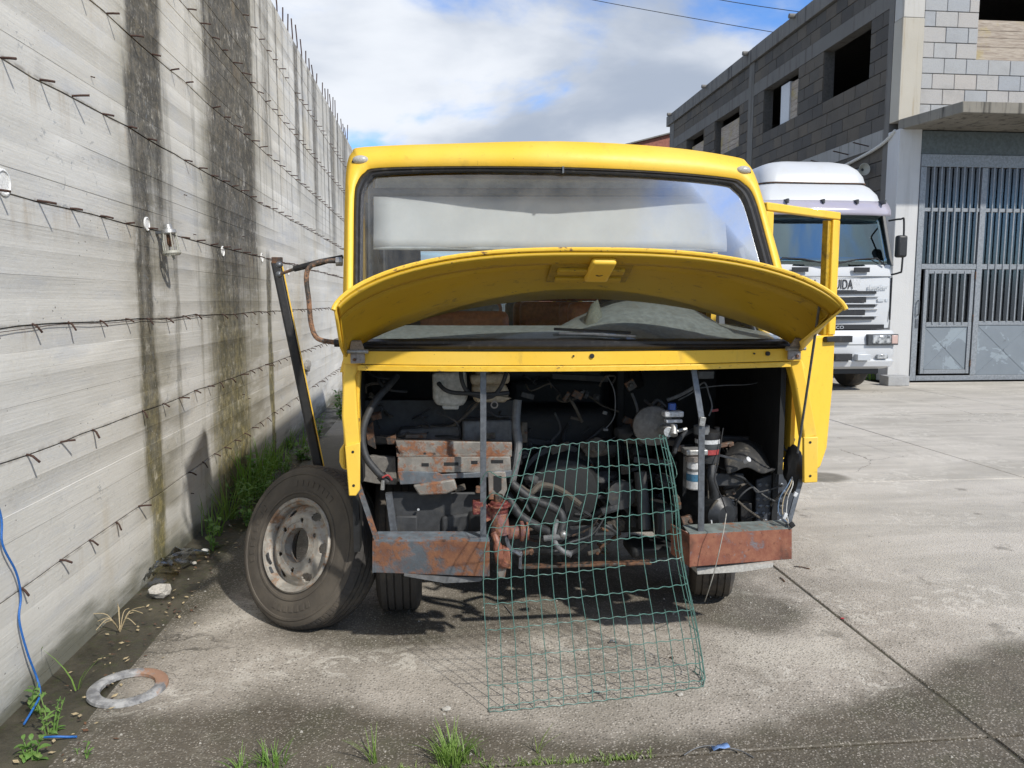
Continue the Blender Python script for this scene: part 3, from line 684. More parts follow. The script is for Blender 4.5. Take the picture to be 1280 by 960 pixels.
obj('corner_column', G().box((BX-.015, BY-.025, 7.025), (9.415, BY+.27, 9.2)), M_CONCL, bld, bevel=.012)
obj('plastered_pillar', G().box((BX-.03, BY-.12, 0), (9.44, BY+.27, 4.93)), M_PLAST, bld, bevel=.015)
obj('canopy', G().prism([(9.0, 14.6, 4.92), (9.30, 13.15, 4.92), (17.5, 13.15, 4.92), (17.5, 14.6, 4.92)], (0, 0, .2)), M_CANO, bld, bevel=.015)
g = G(); g.box((BX+.3, 28.9, 0), (22, 29.3, 8.3)); g.box((21.7, BY, 0), (22, 29.3, 8.3)); g.box((BX+.1, BY+.3, 8.3), (22, 29.4, 8.5)); g.box((BX+.3, BY+.3, 4.7), (22, 29, 4.95)); g.box((13.3, BY, 0), (22, BY+.25, 5.1))
obj('hidden_wall', g, M_MORT, bld)
# boards and panels in the side windows
b1 = wins[1]; obj('insulation_panel', G().box((BX+.14, b1[0]+.75, SILL), (BX+.24, b1[0]+1.25, HEAD-.12)), M_WHITE, bld)
for wi, z0, z1 in ((1, SILL, 6.45), (1, 6.46, 6.72), (1, 6.73, 7.0), (1, 7.01, 7.2), (2, SILL, 6.4), (2, 6.41, 6.55), (2, 6.56, 7.12), (3, SILL, 6.6), (3, 6.61, 7.08)):
    a, b = wins[wi]; obj('timber_board', G().box((BX+.17+.01*(wi % 2), a+.02, z0), (BX+.2+.01*(wi % 2), b-(.9 if wi == 1 else .1), z1)), M_WOOD, bld)
# conduit, rods and siren on the side wall
M_COND = worn('white_conduit', (.55, .54, .50), (.3, .27, .2), .3, 9, .6, 0, .1, 50)
c_ = smoothpts([(BX-.03, 14.62, 4.92), (BX-.06, 15.0, 4.74), (BX-.06, 15.8, 4.62), (BX-.06, 17.2, 4.50), (BX-.06, 19.5, 4.36)], 5)
obj('conduit', G().tube(c_, .035, 8), M_COND, bld)
for yv, zv in ((15.6, 4.80), (16.4, 4.78), (17.4, 4.76), (18.2, 4.75)): obj('steel_rod', G().tube([(BX+.05, yv, zv), (BX-.4, yv-.1, zv+.06)], .012, 6), M_REB, bld)
for z_ in (4.15, 3.85): pass
s_ = P(1079, 212, 14.75); s_.x = BX-.02
sir = thing('siren', (BX, s_.y, s_.z), 'small round grey siren fixed to the block wall above the white truck', 'siren')
q = PX(1079, 212, BX-.2)
obj('siren_horn', G().lathe([(.03, .12), (.05, .05), (.10, -.02), (.125, -.05), (.115, -.05), (.06, .0), (.03, .03)], q, (0, 1, 0), 18, cap=False), M_LPG, sir)
obj('siren_driver', G().cyl(q+V((0, .06, 0)), q+V((0, .2, 0)), .05), M_STEEL, sir)
obj('siren_bracket', G().box((q.x-.02, q.y+.08, q.z-.02), (BX, q.y+.12, q.z+.02)), M_STEEL, sir)

# ---- gate under the canopy
gt = thing('metal_gate', (11.3, 14.5, 0), 'tall grey barred metal gate with peeling paint and small door under the canopy', 'gate')
gy_ = 14.46
def gb(name, x0, z0, x1, z1, d0=0., d1=.05, m_=M_BARS, bev=.004): return obj(name, G().box((x0, gy_+d0, z0), (x1, gy_+d1, z1)), m_, gt, bevel=bev)
gb('header_panel', 9.442, 4.46, 13.3, 4.90, .02, .07, worn('gate_header_dark', (.10, .12, .125), (.06, .065, .065), .4, 3, .6, .1, .2, 40))  # header panel darker than the rails and bars
gb('top_rail', 9.442, 4.22, 13.3, 4.455, 0, .06); gb('side_post', 9.442, 0.02, 9.56, 4.215); gb('side_post', 13.18, 0.02, 13.3, 4.215)
gb('middle_rail', 9.565, 3.36, 13.17, 3.43, .012, .05); gb('middle_rail', 9.565, 2.24, 13.17, 2.34, .005, .05); gb('bottom_rail', 9.565, .02, 13.17, .12)
gb('mullion', 10.72, .125, 10.84, 4.21, -.004, .045)
for a, b in ((9.565, 10.715), (10.845, 13.17)):
    gb('glass_pane', a, 2.345, b, 3.355, .052, .058, M_GLASS3, 0); gb('glass_pane', a, 3.435, b, 4.215, .052, .058, M_GLASS3, 0)
gb('glass_pane', 10.845, 1.215, 13.17, 2.235, .062, .068, M_GLASS3, 0)
gb('middle_rail', 10.845, 1.13, 13.17, 1.21, .004, .05)
gb('lower_panel', 10.845, .125, 12.0, 1.125, .016, .03, M_GATE, 0); gb('lower_panel', 12.01, .125, 13.17, 1.125, .018, .03, M_GATE, 0)
for (xa, za, xb, zb) in ((10.86, 1.11, 11.98, .14), (10.86, .14, 11.98, 1.11), (12.02, 1.11, 13.15, .14)):
    obj('pressed_rib', G().bar((xa, gy_+.016, za), (xb, gy_+.016, zb), .02, .010, (zb-za, 0, xa-xb)), M_GATE, gt)
xb = 9.70
while xb < 13.1:
    if not 10.66 < xb < 10.9:
        zt = 4.22; zb_ = 2.35 if xb < 10.72 else 1.2
        gb('bar', xb, zb_, xb+.028, zt, -.010, .004, M_BARS, .003)
    xb += .157
dl, dr = 9.64, 10.68
gb('door_frame', dl, .16, dl+.07, 2.23, -.014, .04); gb('door_frame', dr-.07, .16, dr, 2.23, -.014, .04); gb('door_frame', dl+.075, 2.15, dr-.075, 2.23, -.014, .04); gb('door_frame', dl+.075, 1.10, dr-.075, 1.19, -.014, .04); gb('door_frame', dl+.075, .16, dr-.075, .24, -.014, .04)
gb('door_panel', dl+.075, .245, dr-.075, 1.095, .008, .024, M_GATE, 0); gb('glass_pane', dl+.075, 1.195, dr-.075, 2.145, .05, .056, M_GLASS3, 0)
for (xa, za, xb2, zb2) in ((dl+.09, 1.08, dr-.09, .26), (dl+.09, .26, dr-.09, 1.08)): obj('pressed_rib', G().bar((xa, gy_+.008, za), (xb2, gy_+.008, zb2), .02, .010, (zb2-za, 0, xa-xb2)), M_GATE, gt)
xb = dl+.19
while xb < dr-.12: gb('bar', xb, 1.15, xb+.028, 2.2, -.026, -.0145, M_BARS, .003); xb += .157
obj('door_handle', G().tube(smoothpts([(9.53, gy_-.002, 1.62), (9.52, gy_-.05, 1.6), (9.52, gy_-.05, 1.36), (9.53, gy_-.002, 1.34)], 4), .012, 8), M_STEEL, gt)
obj('lock_plate', G().box((9.49, gy_-.012, 1.08), (9.55, gy_-.002, 1.26)), M_STEEL, gt, bevel=.004)
for zv in (.3, 1.2, 2.05): obj('hinge', G().cyl((dr+.015, gy_-.02, zv), (dr+.015, gy_-.02, zv+.14), .016, n=8), M_RUSTD, gt)

# ---- low brick-red building far behind
rbd = thing('red_building', (13.5, 60, 0), 'distant red rendered building with a sloping roofline behind the bus roof', 'building')
M_RRED = worn('red_render', (.27, .105, .075), (.15, .07, .05), .4, 1, .9, 0, .3, 10)
qa, qb, qc = P(770, 190, 60), P(790, 184, 60), P(846, 169, 60); sl_ = (qc.z-qb.z)/(qc.x-qb.x)
xL, xR = qa.x-6, qc.x+4; zL, zR = qb.z+sl_*(xL-qb.x)+.25, qb.z+sl_*(xR-qb.x)+.25
obj('gable_wall', G().prism([(xL, 60, 0), (xR, 60, 0), (xR, 60, zR), (xL, 60, zL)], (0, 12, 0)), M_RRED, rbd)
obj('roof_edge', G().prism([(xL-.3, 59.7, zL), (xR+.3, 59.7, zR), (xR+.3, 59.7, zR+.10), (xL-.3, 59.7, zL+.10)], (0, 12.5, 0)), M_COPING, rbd)
obj('pale_band', G().box((qb.x, 59.95, 9), (qc.x+1, 59.99, qb.z-1.1)), M_PLAST, rbd)

# ---- overhead cables
M_CAB = worn('cable_black', (.03, .032, .036), (.05, .05, .05), .2, 3, .6, 0, 0, 10)
for nm, a, b, Ya, Yb in (('upper of the two thin black cables crossing the cloudy sky at the top', (895, -3), (1010, 14), 30, 28), ('lower, longer thin black cable crossing the cloudy sky above the bus', (735, -3), (965, 38), 34, 30)):
    p, q = P(*a, Ya), P(*b, Yb); d = q-p
    pts = [p-d*2+d*5*t-V((0, 0, .5*(1-(2*t-1)**2)-.42)) for t in [i/16 for i in range(17)]]
    obj('power_cable', G().tube(pts, .014, 5), M_CAB, label=nm, cat='cable', group='overhead cables')

# ================================================================ WHITE TRUCK
TX, TY = 6.82, 12.8
trk = thing('truck', (TX, TY+1, 0), 'parked white lorry with high roof and dark sun visor behind the yellow bus', 'lorry')
def tp(nm, g, m_, b=0., **kw): return obj(nm, g, m_, trk, bevel=b, **kw)
def rring(z, hw, yf, yb, rc, n=5, bow=.06):
    pts = []
    for cx, cy, a0 in ((hw-rc, yf+rc, -90), (hw-rc, yb-rc*.4, 0), (-hw+rc, yb-rc*.4, 90), (-hw+rc, yf+rc, 180)):
        rx, ry = rc, (rc if cy < (yf+yb)/2 else rc*.4)
        for i in range(n+1):
            a = R(a0+90*i/n); xx = cx+rx*math.cos(a); yv = cy+ry*math.sin(a)
            if yv < (yf+yb)/2: yv += bow*(xx/hw)**2
            pts.append(V((TX+xx, yv, z)))
    return pts
def loft(spec, cap=True):
    g = G(); rows = [rring(*s) for s in spec]; g.grid(rows, closed=True)
    if cap: g.face(rows[0][::-1]); g.face(rows[-1])
    return g
YB = TY+2.1
tp('cab_body', loft([(1.14, 1.21, TY+.03, YB, .16), (1.5, 1.22, TY, YB, .16), (2.05, 1.215, TY+.01, YB, .16), (2.24, 1.205, TY+.06, YB, .15)]), M_TRK)
tp('cab_roof', loft([(3.12, 1.165, TY+.30, YB, .15), (3.25, 1.165, TY+.33, YB, .16), (3.5, 1.13, TY+.43, YB, .2), (3.64, 1.07, TY+.55, YB, .24), (3.73, .98, TY+.66, YB, .26)]), M_TRK)
tp('roof_spoiler', loft([(3.72, 1.0, TY+.60, YB-.1, .22), (3.85, .985, TY+.64, YB-.1, .24), (3.98, .93, TY+.72, YB-.1, .26), (4.09, .82, TY+.84, YB-.1, .26), (4.15, .66, TY+1.02, YB-.1, .26)]), M_TRK)
tp('spoiler_seam', loft([(3.705, 1.01, TY+.59, YB-.15, .22), (3.722, 1.01, TY+.59, YB-.15, .22)]), M_RUSTD)
tp('cab_rear_wall', G().box((TX-1.15, YB-.12, 2.2), (TX+1.15, YB-.02, 3.2)), M_ASH)
for s in (-1, 1):
    tp('windscreen_pillar', G().hexa([(TX+s*1.20-.035, TY+.16, 2.23), (TX+s*1.20+.03, TY+.16, 2.23), (TX+s*1.20+.03, TY+.45, 2.23), (TX+s*1.20-.035, TY+.45, 2.23), (TX+s*1.155-.035, TY+.42, 3.14), (TX+s*1.155+.03, TY+.42, 3.14), (TX+s*1.155+.03, TY+.65, 3.14), (TX+s*1.155-.035, TY+.65, 3.14)]), M_ASH, .01)
    tp('side_window', G().hexa([(TX+s*1.19-.005, TY+.47, 2.24), (TX+s*1.19+.005, TY+.47, 2.24), (TX+s*1.19+.005, TY+1.5, 2.24), (TX+s*1.19-.005, TY+1.5, 2.24), (TX+s*1.15-.005, TY+.66, 3.13), (TX+s*1.15+.005, TY+.66, 3.13), (TX+s*1.15+.005, TY+1.5, 3.13), (TX+s*1.15-.005, TY+1.5, 3.13)]), M_GLASS2)
    tp('side_panel', G().box((TX+s*1.18-.02, TY+1.5, 2.2), (TX+s*1.18+.02, YB-.05, 3.2)), M_TRK)
rows = []
for i in range(7):
    t = i/6; z = 2.215+.93*t; hw = 1.185-.045*t
    rows.append([V((TX+hw*u, TY+.075+.30*t+.085*u*u, z)) for u in [-1+j/8 for j in range(17)]])
tp('windscreen', G().grid(rows), M_GLASS2, solid=.006)
tp('cab_seats', G().box((TX-1.1, TY+.9, 2.0), (TX-.3, TY+1.2, 2.75)).box((TX+.3, TY+.9, 2.0), (TX+1.1, TY+1.2, 2.75)), M_ASH, .06)
M_VISOR = mat('visor_smoked', lambda k: pr(k, k.mix(k.noise(k.pos(), 2, 3), (.30, .28, .34), (.42, .40, .46)), .12, 0., None, .8))
rows = []
for i in range(6):
    t = i/5; z = 3.10+.26*t
    rows.append([V((TX+1.20*u, TY+.16+.16*t-.05*math.sin(t*3.1)+.13*abs(u)**3, z)) for u in [-1+j/10 for j in range(21)]])
tp('sun_visor', G().grid(rows), M_VISOR, solid=.02)
for xx in (-.75, -.1, .52, 1.02): tp('visor_bracket', G().box((TX+xx, TY+.20, 3.30), (TX+xx+.035, TY+.46, 3.375)), M_ASH, .005)
# front lid, slots and vents
fy_ = TY-.004
def yb(x): return fy_+.06*((x-TX)/1.22)**2
def slot(nm, xa, za, xb_, zb, m_, dep=.02, pro=.004, b=0.): 
    ya, y2 = yb(xa), yb(xb_); return tp(nm, G().hexa([(xa, ya-pro, za), (xb_, y2-pro, za), (xb_, y2+dep, za), (xa, ya+dep, za), (xa, ya-pro, zb), (xb_, y2-pro, zb), (xb_, y2+dep, zb), (xa, ya+dep, zb)]), m_, b)
M_TBLK = worn('truck_black_plastic', (.014, .015, .017), (.06, .055, .05), .3, 8, .5, 0, .1, 60)
for z0, z1, h in ((1.735, 1.785, .85), (1.585, 1.675, .66), (1.505, 1.545, .84), (1.365, 1.455, .65), (1.29, 1.335, .83)):
    for a, b in ((-h, 0), (0, h)): slot('grille_slot', TX+a, z0, TX+b, z1, M_TBLK)
for z0 in (1.683, 1.553, 1.463, 1.342): 
    for a, b in ((-.9, 0), (0, .9)): slot('grille_slat', TX+a, z0, TX+b, z0+.016, M_TRK, .02, .022, .004)
for a, b in ((-1.06, 0), (0, 1.06)): slot('lower_grille', TX+a*.97, 1.12, TX+b*.97, 1.20, M_TBLK, .04, .004)
for s in (-1, 1):
    xa, xb_ = sorted((TX+s*.42, TX+s*.70)); slot('air_vent', xa, 2.11, xb_, 2.19, M_TBLK, .03, .006)
    xa, xb_ = sorted((TX+s*1.135, TX+s*1.15)); slot('lid_gap', xa, 1.28, xb_, 2.02, M_TBLK, .03, .003)
    pts = [(TX+s*.08, TY+.02, 2.25), (TX+s*.5, TY+.05, 2.33), (TX+s*.86, TY+.07, 2.35), (TX+s*1.0, TY+.06, 2.23)]
    tp('wiper', G().tube(pts, .014, 6), M_TBLK)
slot('lid_gap', TX-1.14, 2.03, TX, 2.04, M_ASH, .02, .002); slot('lid_gap', TX, 2.03, TX+1.14, 2.04, M_ASH, .02, .002)
slot('number_board', TX-.84, 1.80, TX, 2.0, M_WHITE, .01, .010); slot('number_board', TX, 1.80, TX+.53, 2.0, M_WHITE, .01, .010)
M_INK = mat('ink_black', lambda k: pr(k, (.015, .015, .018), .6)); M_BADGE = mat('badge_grey', lambda k: pr(k, (.50, .52, .54), .4, .3))
text_mesh('lettering', 'SCUOLA', .235, (TX-.80, fy_-.016, 1.82), (1, 0, 0), (0, 0, 1), M_INK, trk, .60, .003); text_mesh('lettering', 'GUIDA', .235, (TX-.05, fy_-.016, 1.82), (1, 0, 0), (0, 0, 1), M_INK, trk, .60, .003)
text_mesh('badge', 'EuroStar', .11, (TX+.70, fy_+.010, 1.815), (1, .05, 0), (0, 0, 1), M_BADGE, trk, .92, .004)
text_mesh('badge', 'IVECO', .075, (TX-.02, fy_-.012, 1.128), (1, 0, 0), (0, 0, 1), M_BADGE, trk, 1.3, .003)
slot('model_plate', TX+.88, 1.60, TX+1.0, 1.645, M_BADGE, .01, .005); slot('model_plate', TX+1.03, 1.60, TX+1.08, 1.645, M_BADGE, .01, .005)
# bumper
tp('bumper', loft([(.84, 1.25, TY-.10, TY+.9, .14, 5, .09), (.86, 1.255, TY-.13, TY+.9, .14, 5, .09), (1.05, 1.25, TY-.11, TY+.9, .14, 5, .09), (1.10, 1.24, TY-.07, TY+.9, .14, 5, .09)]), M_TRK)
tp('bumper', loft([(.42, 1.20, TY-.03, TY+.9, .2, 5, .12), (.47, 1.245, TY-.12, TY+.9, .18, 5, .1), (.56, 1.25, TY-.14, TY+.9, .16, 5, .09), (.6, 1.24, TY-.09, TY+.9, .15, 5, .09), (.70, 1.245, TY-.13, TY+.9, .14, 5, .09), (.84, 1.25, TY-.12, TY+.9, .14, 5, .09)]), M_TRK)
M_LENS = mat('headlamp_lens', lambda k: pr(k, k.ramp(k.noise(k.vmul(k.pos(), (1, 1, 1)), 14, 3), [(.35, (.10, .11, .12)), (.6, (.55, .57, .58))]), .12, .3)); M_AMB = mat('amber_lens', lambda k: pr(k, (.50, .36, .32), .3))
for s in (-1, 1):
    a, b = sorted((TX+s*.66, TX+s*1.22)); yy0 = TY-.145+.04
    tp('headlamp_recess', G().box((a, yy0-.006, .845), (b, yy0+.10, 1.035)), M_ASH, .01)
    a, b = sorted((TX+s*.74, TX+s*1.08)); tp('headlamp', G().box((a, yy0-.022, .865), (b, yy0+.05, 1.02)), M_LENS, .02)
    a, b = sorted((TX+s*1.09, TX+s*1.21)); tp('indicator', G().box((a, yy0-.014, .865), (b, yy0+.05, 1.02)), M_AMB, .015)
    a, b = sorted((TX+s*.86, TX+s*1.06)); tp('fog_lamp', G().box((a, TY-.085, .605), (b, TY+.05, .68)), M_LENS, .01)
    a, b = sorted((TX+s*.46, TX+s*.70)); tp('step_recess', G().box((a, TY-.155, .58), (b, TY+.02, .69)), M_BADGE, .008)
    a, b = sorted((TX+s*.05, TX+s*.36)); tp('bumper_opening', G().box((a, TY-.158, .585), (b, TY+.02, .70)), M_TBLK, .004); tp('bumper_opening', G().box((a, TY-.14, .90), (b, TY+.02, 1.01)), M_TBLK, .004)
    # mirror
    xm = TX+s*1.11
    tp('mirror_arm', G().tube(smoothpts([(TX+s*1.17, TY+.28, 3.02), (xm+s*.10, TY+.0, 3.02), (xm+s*.14, TY-.04, 2.96), (xm+s*.145, TY-.04, 2.2), (xm+s*.12, TY, 2.1), (xm-s*.0, TY+.18, 2.06)], 5), .016, 8), M_TBLK)
    a, b = sorted((xm+s*.02, xm+s*.20)); tp('mirror_housing', G().box((a, TY-.10, 2.36), (b, TY+.03, 2.74)), M_TBLK, .04, seg=3)
    # wheels
    wc = V((TX+s*1.0, TY+1.05, .5))
    wh = tp('wheel', G().lathe([(.30, -.15), (.44, -.15), (.485, -.12), (.5, -.07), (.5, .07), (.485, .12), (.44, .15), (.30, .15)], wc, (1, 0, 0), 40), M_TYRE)
    hub = G().lathe([(.30, .0), (.29, .12), (.20, .09), (.12, .10), (.10, .15)], wc, (s, 0, 0), 28); obj('rim', hub, M_RIM, wh)
    tp('mudguard', G().grid([[wc+V((dx, -.62*math.cos(a), .62*math.sin(a))) for dx in (-.2, .2)] for a in [R(-20+20*i) for i in range(11)]]), M_TBLK, solid=.01)
tp('underrun', G().box((TX-1.0, TY+.1, .33), (TX+1.0, TY+.5, .45)), M_TBLK); tp('chassis', G().box((TX-.5, TY+.3, .5), (TX+.5, TY+6.5, .95)), M_TBLK)
for s in (-1, 1): tp('rear_wheel', G().lathe([(.2, -.28), (.44, -.28), (.49, -.24), (.5, .24), (.44, .28), (.2, .28)], (TX+s*.9, TY+5, .5), (1, 0, 0), 28), M_TYRE)

# loose concrete block beside the truck
bk = P(1094, 476, 14.2); bk.z = 0
obj('loose_block', G().box((8.55, 13.75, 0), (8.98, 14.05, .19)), M_BLKL, bevel=.012, label='loose pale concrete block on the ground between truck and gate pillar', cat='block')

# ================================================================ YELLOW MINIBUS
BXC = .63
bus = thing('minibus', (BXC, 3.9, 0), 'derelict yellow minibus with open bonnet, stripped front and rusty bumper pieces', 'bus')
def bp(nm, g, m_, b=0., **kw): return obj(nm, g, m_, bus, bevel=b, **kw)
def YW(X, z):
    u = (X-BXC)/1.02; return 3.15+.15*(math.sqrt(u*u+.09)-.3)/(math.sqrt(1.09)-.3)+.43*max(0, z-1.38)
def PW(px, py, off=0.):                 # point on the raked windscreen surface
    Y = 3.4
    for _ in range(25): q = P(px, py, Y); Y = YW(q.x, q.z)+off
    return P(px, py, Y)
def roundloop(pts, n):                  # resample closed px loop evenly between corresponding corner indices
    out = []
    for i in range(len(pts)):
        a, b = pts[i], pts[(i+1) % len(pts)]
        for j in range(n): t = j/n; out.append((a[0]+(b[0]-a[0])*t, a[1]+(b[1]-a[1])*t))
    return out
# outlines measured on the photograph, clockwise from lower left
OUT = [(430, 438), (432, 330), (434, 240), (436, 206), (442, 192), (456, 186), (560, 182), (700, 179), (830, 186), (915, 198), (932, 206), (944, 228), (962, 290), (981, 360), (1001, 437)]
GAS = [(441, 436), (442, 330), (443, 250), (447, 229), (456, 217), (474, 211), (570, 209), (700, 210), (820, 215), (908, 223), (928, 230), (942, 248), (957, 300), (975, 370), (992, 436)]
GLS = [(452, 424), (453, 330), (454, 255), (457, 238), (464, 226), (480, 219), (570, 215), (700, 216), (820, 221), (900, 229), (917, 236), (930, 254), (945, 305), (963, 370), (979, 424)]

def smooth_px(pts):
    n = len(pts); out = []
    for i in range(n):
        a, b, c2, d = [V((*pts[(i+j) % n], 0)) for j in (-1, 0, 1, 2)]
        if i == 0: a = b
        if i == n-2: d = c2
        for j in range(4):
            t = j/4; q = .5*((2*b)+(c2-a)*t+(2*a-5*b+4*c2-d)*t*t+(3*b-a-3*c2+d)*t**3) if i < n-1 else b.lerp(c2, t)
            out.append((q.x, q.y))
    return out
nO = 14*4+1                              # open along the bottom
def loop3(pts, off): return [PW(x, y, off) for x, y in smooth_px(pts)]
o3, g3, l3 = loop3(OUT, .012), loop3(GAS, 0), loop3(GLS, .004)
o3, g3o = o3[:nO], g3[:nO]
# header and pillars
mid = [a*.5+b*.5+V((0, -.008, 0)) for a, b in zip(o3, g3o)]
bp('windscreen_frame', G().grid([g3o, mid, o3]), M_YEL, solid=.012, offset=1)
# gasket: swelling ring between frame and glass
out_ = [p+V((0, -.006, 0)) for p in g3]; m1 = [a*.7+b*.3+V((0, -.016, 0)) for a, b in zip(g3, l3)]; m2 = [a*.5+b*.5+V((0, -.008, 0)) for a, b in zip(g3, l3)]; m3 = [a*.25+b*.75+V((0, -.014, 0)) for a, b in zip(g3, l3)]
gk = G(); gk.grid([[*r] for r in (out_, m1, m2, m3, [p+V((0, .004, 0)) for p in l3])], closed=True); gask = bp('windscreen_gasket', gk, M_GASK, solid=.006)
# glass as a grid between its left and right edges
def edge_at(pts, y, left):
    for i in range(len(pts)-1):
        (x0, y0), (x1, y1) = pts[i], pts[i+1]
        if (y0-y)*(y1-y) <= 0 and y0 != y1 and ((x0+x1)/2 < 700) == left: return x0+(x1-x0)*(y-y0)/(y1-y0)
rows = []
for y in (424, 400, 370, 340, 310, 280, 255, 240, 231, 226, 222):
    a, b = edge_at(GLS, min(y, 423.9), True), edge_at(GLS, max(min(y, 423.9), 229.2), False)
    a = 466 if a is None else a; b = 899 if b is None else b
    rows.append([PW(a-6+(b-a+14)*t/16, y+(-6*math.sin(math.pi*t/16) if y < 225 else 0), .008) for t in range(17)])
bp('windscreen', G().grid(rows), M_GLASS)
obj('gasket_joint', G().box(tuple(PW(703, 213)-V((.004, .022, .014))), tuple(PW(703, 213)+V((.004, .01, .014)))), M_STEEL, gask)
# roof and side shell behind the front frame
YB_, XL, XR = 9.6, -.41, 1.665
def sec(Y, f):                           # body outline above the waist at distance Y (f: 0 front frame, 1 full)
    pts = []
    n = len(o3)
    full = []
    for i in range(n):
        t = i/(n-1)
        if t < .24: u = t/.24; full.append(V((XL, Y, 1.38+.80*u)))
        elif t < .34: u = (t-.24)/.10; a = math.pi-u*math.pi/2; full.append(V((XL+.20+.20*math.cos(a), Y, 2.18+.17*math.sin(a))))
        elif t < .66: u = (t-.34)/.32; full.append(V((XL+.20+(XR-XL-.40)*u, Y, 2.35+.06*math.sin(math.pi*u))))
        elif t < .76: u = (t-.66)/.10; a = math.pi/2-u*math.pi/2; full.append(V((XR-.20+.20*math.cos(a), Y, 2.18+.17*math.sin(a))))
        else: u = (t-.76)/.24; full.append(V((XR, Y, 2.18-.80*u)))
    return [V((a.x*(1-f)+b.x*f, a.y*(1-f)+b.y*f, a.z*(1-f)+b.z*f)) for a, b in zip(o3, full)]
ring = [o3, [p+V(((BXC-p.x)*-.006, .05, max(0, (p.z-1.9))*.03)) for p in o3], sec(4.15, .55), sec(4.5, 1.)]
full = sec(YB_, 1.)
i0, i1 = int(.20*(nO-1)), int(.80*(nO-1))
g = G(); g.grid([r[i0:i1+1] for r in ring]+[sec(6., 1.)[i0:i1+1], sec(8., 1.)[i0:i1+1], full[i0:i1+1]])
roof = bp('roof', g, M_YEL, solid=.025, offset=-1)
for s, X in ((-1, XL), (1, XR)):        # sides: lower skin, waist, window posts, glass
    sx = .012*s
    bp('side_panel', G().box((min(X, X-s*.02), 3.40, .86), (max(X, X-s*.02), YB_, 1.30)), M_YEL); bp('side_skirt', G().box((min(X, X-s*.02), 4.66, .50), (max(X, X-s*.02), 7.5, .858)), M_YEL); bp('side_skirt', G().box((min(X, X-s*.02), 8.5, .50), (max(X, X-s*.02), YB_, .858)), M_YEL)
    bp('front_corner', G().hexa([(X-s*.03, 3.32, 1.30), (X, 3.32, 1.30), (X, 4.4, 1.30), (X-s*.03, 4.4, 1.30), (o3[0 if s < 0 else -1].x-s*.03, 3.34, 1.385), (o3[0 if s < 0 else -1].x, 3.34, 1.385), (X, 4.4, 1.385), (X-s*.03, 4.4, 1.385)]), M_YEL)
    posts = [4.40, 5.5, 6.6, 7.7, 8.8, YB_] if s < 0 else [4.55, 5.6, 6.65, 7.7, 8.8, YB_]
    for q in posts: bp('window_post', G().box((min(X, X-s*.03), q-.09, 1.301), (max(X, X-s*.03), q, 2.07)), M_YEL if s < 0 else M_YEL)
    for a, b in zip(posts[:-1], posts[1:]): bp('side_window', G().box((X-s*.018-.003, a+.002, 1.302), (X-s*.018+.003, b-.092, 2.07)), M_GLASSW)
    bp('grab_rail', G().tube([(X-s*.10, 4.6, 1.98), (X-s*.10, 9.3, 1.98)], .014, 8), M_YEL)
bp('rear_wall', G().box((XL+.03, YB_-.05, .5), (XR-.03, YB_, 1.40)).box((XL+.03, YB_-.05, 1.405), (XL+.16, YB_, 2.27)).box((XR-.16, YB_-.05, 1.405), (XR-.03, YB_, 2.27)), M_INT)
for a, b in ((XL+.17, BXC-.02), (BXC+.02, XR-.17)):
    rw = bp('rear_window', G().box((a+.04, YB_-.03, 1.445), (b-.04, YB_-.024, 2.215)), M_GLASSW)
    obj('rear_window_frame', G().box((a, YB_-.05, 1.405), (a+.038, YB_, 2.26)).box((b-.038, YB_-.05, 1.405), (b, YB_, 2.26)).box((a+.039, YB_-.05, 1.405), (b-.039, YB_, 1.443)).box((a+.039, YB_-.05, 2.217), (b-.039, YB_, 2.26)), M_YEL, rw)
bp('cabin_floor', G().box((XL+.02, 4.15, .74), (XR-.02, YB_-.06, .80)), M_FLOOR)
bp('ceiling', G().box((XL+.10, 3.95, 2.27), (XR-.10, YB_-.06, 2.29)), M_INT)
# marker lamps
for px_, py_ in ((451, 200), (929, 213)):
    c = PW(px_, py_, -.012); ml = bp('marker_lamp', G().ball(c, (.038, .022, .021), 14), M_BULB)
    obj('lamp_base', G().ball(c+V((0, .010, -.008)), (.043, .018, .022), 14), M_BLK, ml)
# interior: blind, partition strips, dashboard, seats
def quadP(pp, th, Y=None): pass
bl = [PW(467, 246, .10), PW(905, 246, .10), PW(908, 312, .10), PW(467, 309, .10)]
rows = []
for j in range(7):
    t = j/6; a, b = bl[0].lerp(bl[3], t), bl[1].lerp(bl[2], t)
    rows.append([a.lerp(b, i/20)+V((0, .010*math.sin(i*1.3+j*.8)*t, 0)) for i in range(21)])
bp('roller_blind', G().grid(rows), M_BLIND, solid=.003)
bp('blind_rail', G().tube([bl[3]+V((0, 0, -.004)), bl[2]+V((0, 0, -.004))], .008, 8), M_INT)
bp('blind_roller', G().tube([bl[0]+V((-.02, .03, .02)), bl[1]+V((.02, .03, .02))], .026, 10), M_ASH)
bp('header_trim', G().hexa([(XL+.12, 3.80, 2.10), (XR-.16, 3.80, 2.10), (XR-.16, 4.0, 2.20), (XL+.12, 4.0, 2.20), (XL+.14, 3.72, 2.18), (XR-.2, 3.72, 2.18), (XR-.16, 4.0, 2.265), (XL+.12, 4.0, 2.265)]), M_INT, .01)
for X, Y in ((XL+.10, 3.75), (XL+.14, 4.2)): bp('cab_stanchion', G().tube([(X, Y, 1.35), (X, Y+.12, 2.2)], .012, 8), M_STEEL)
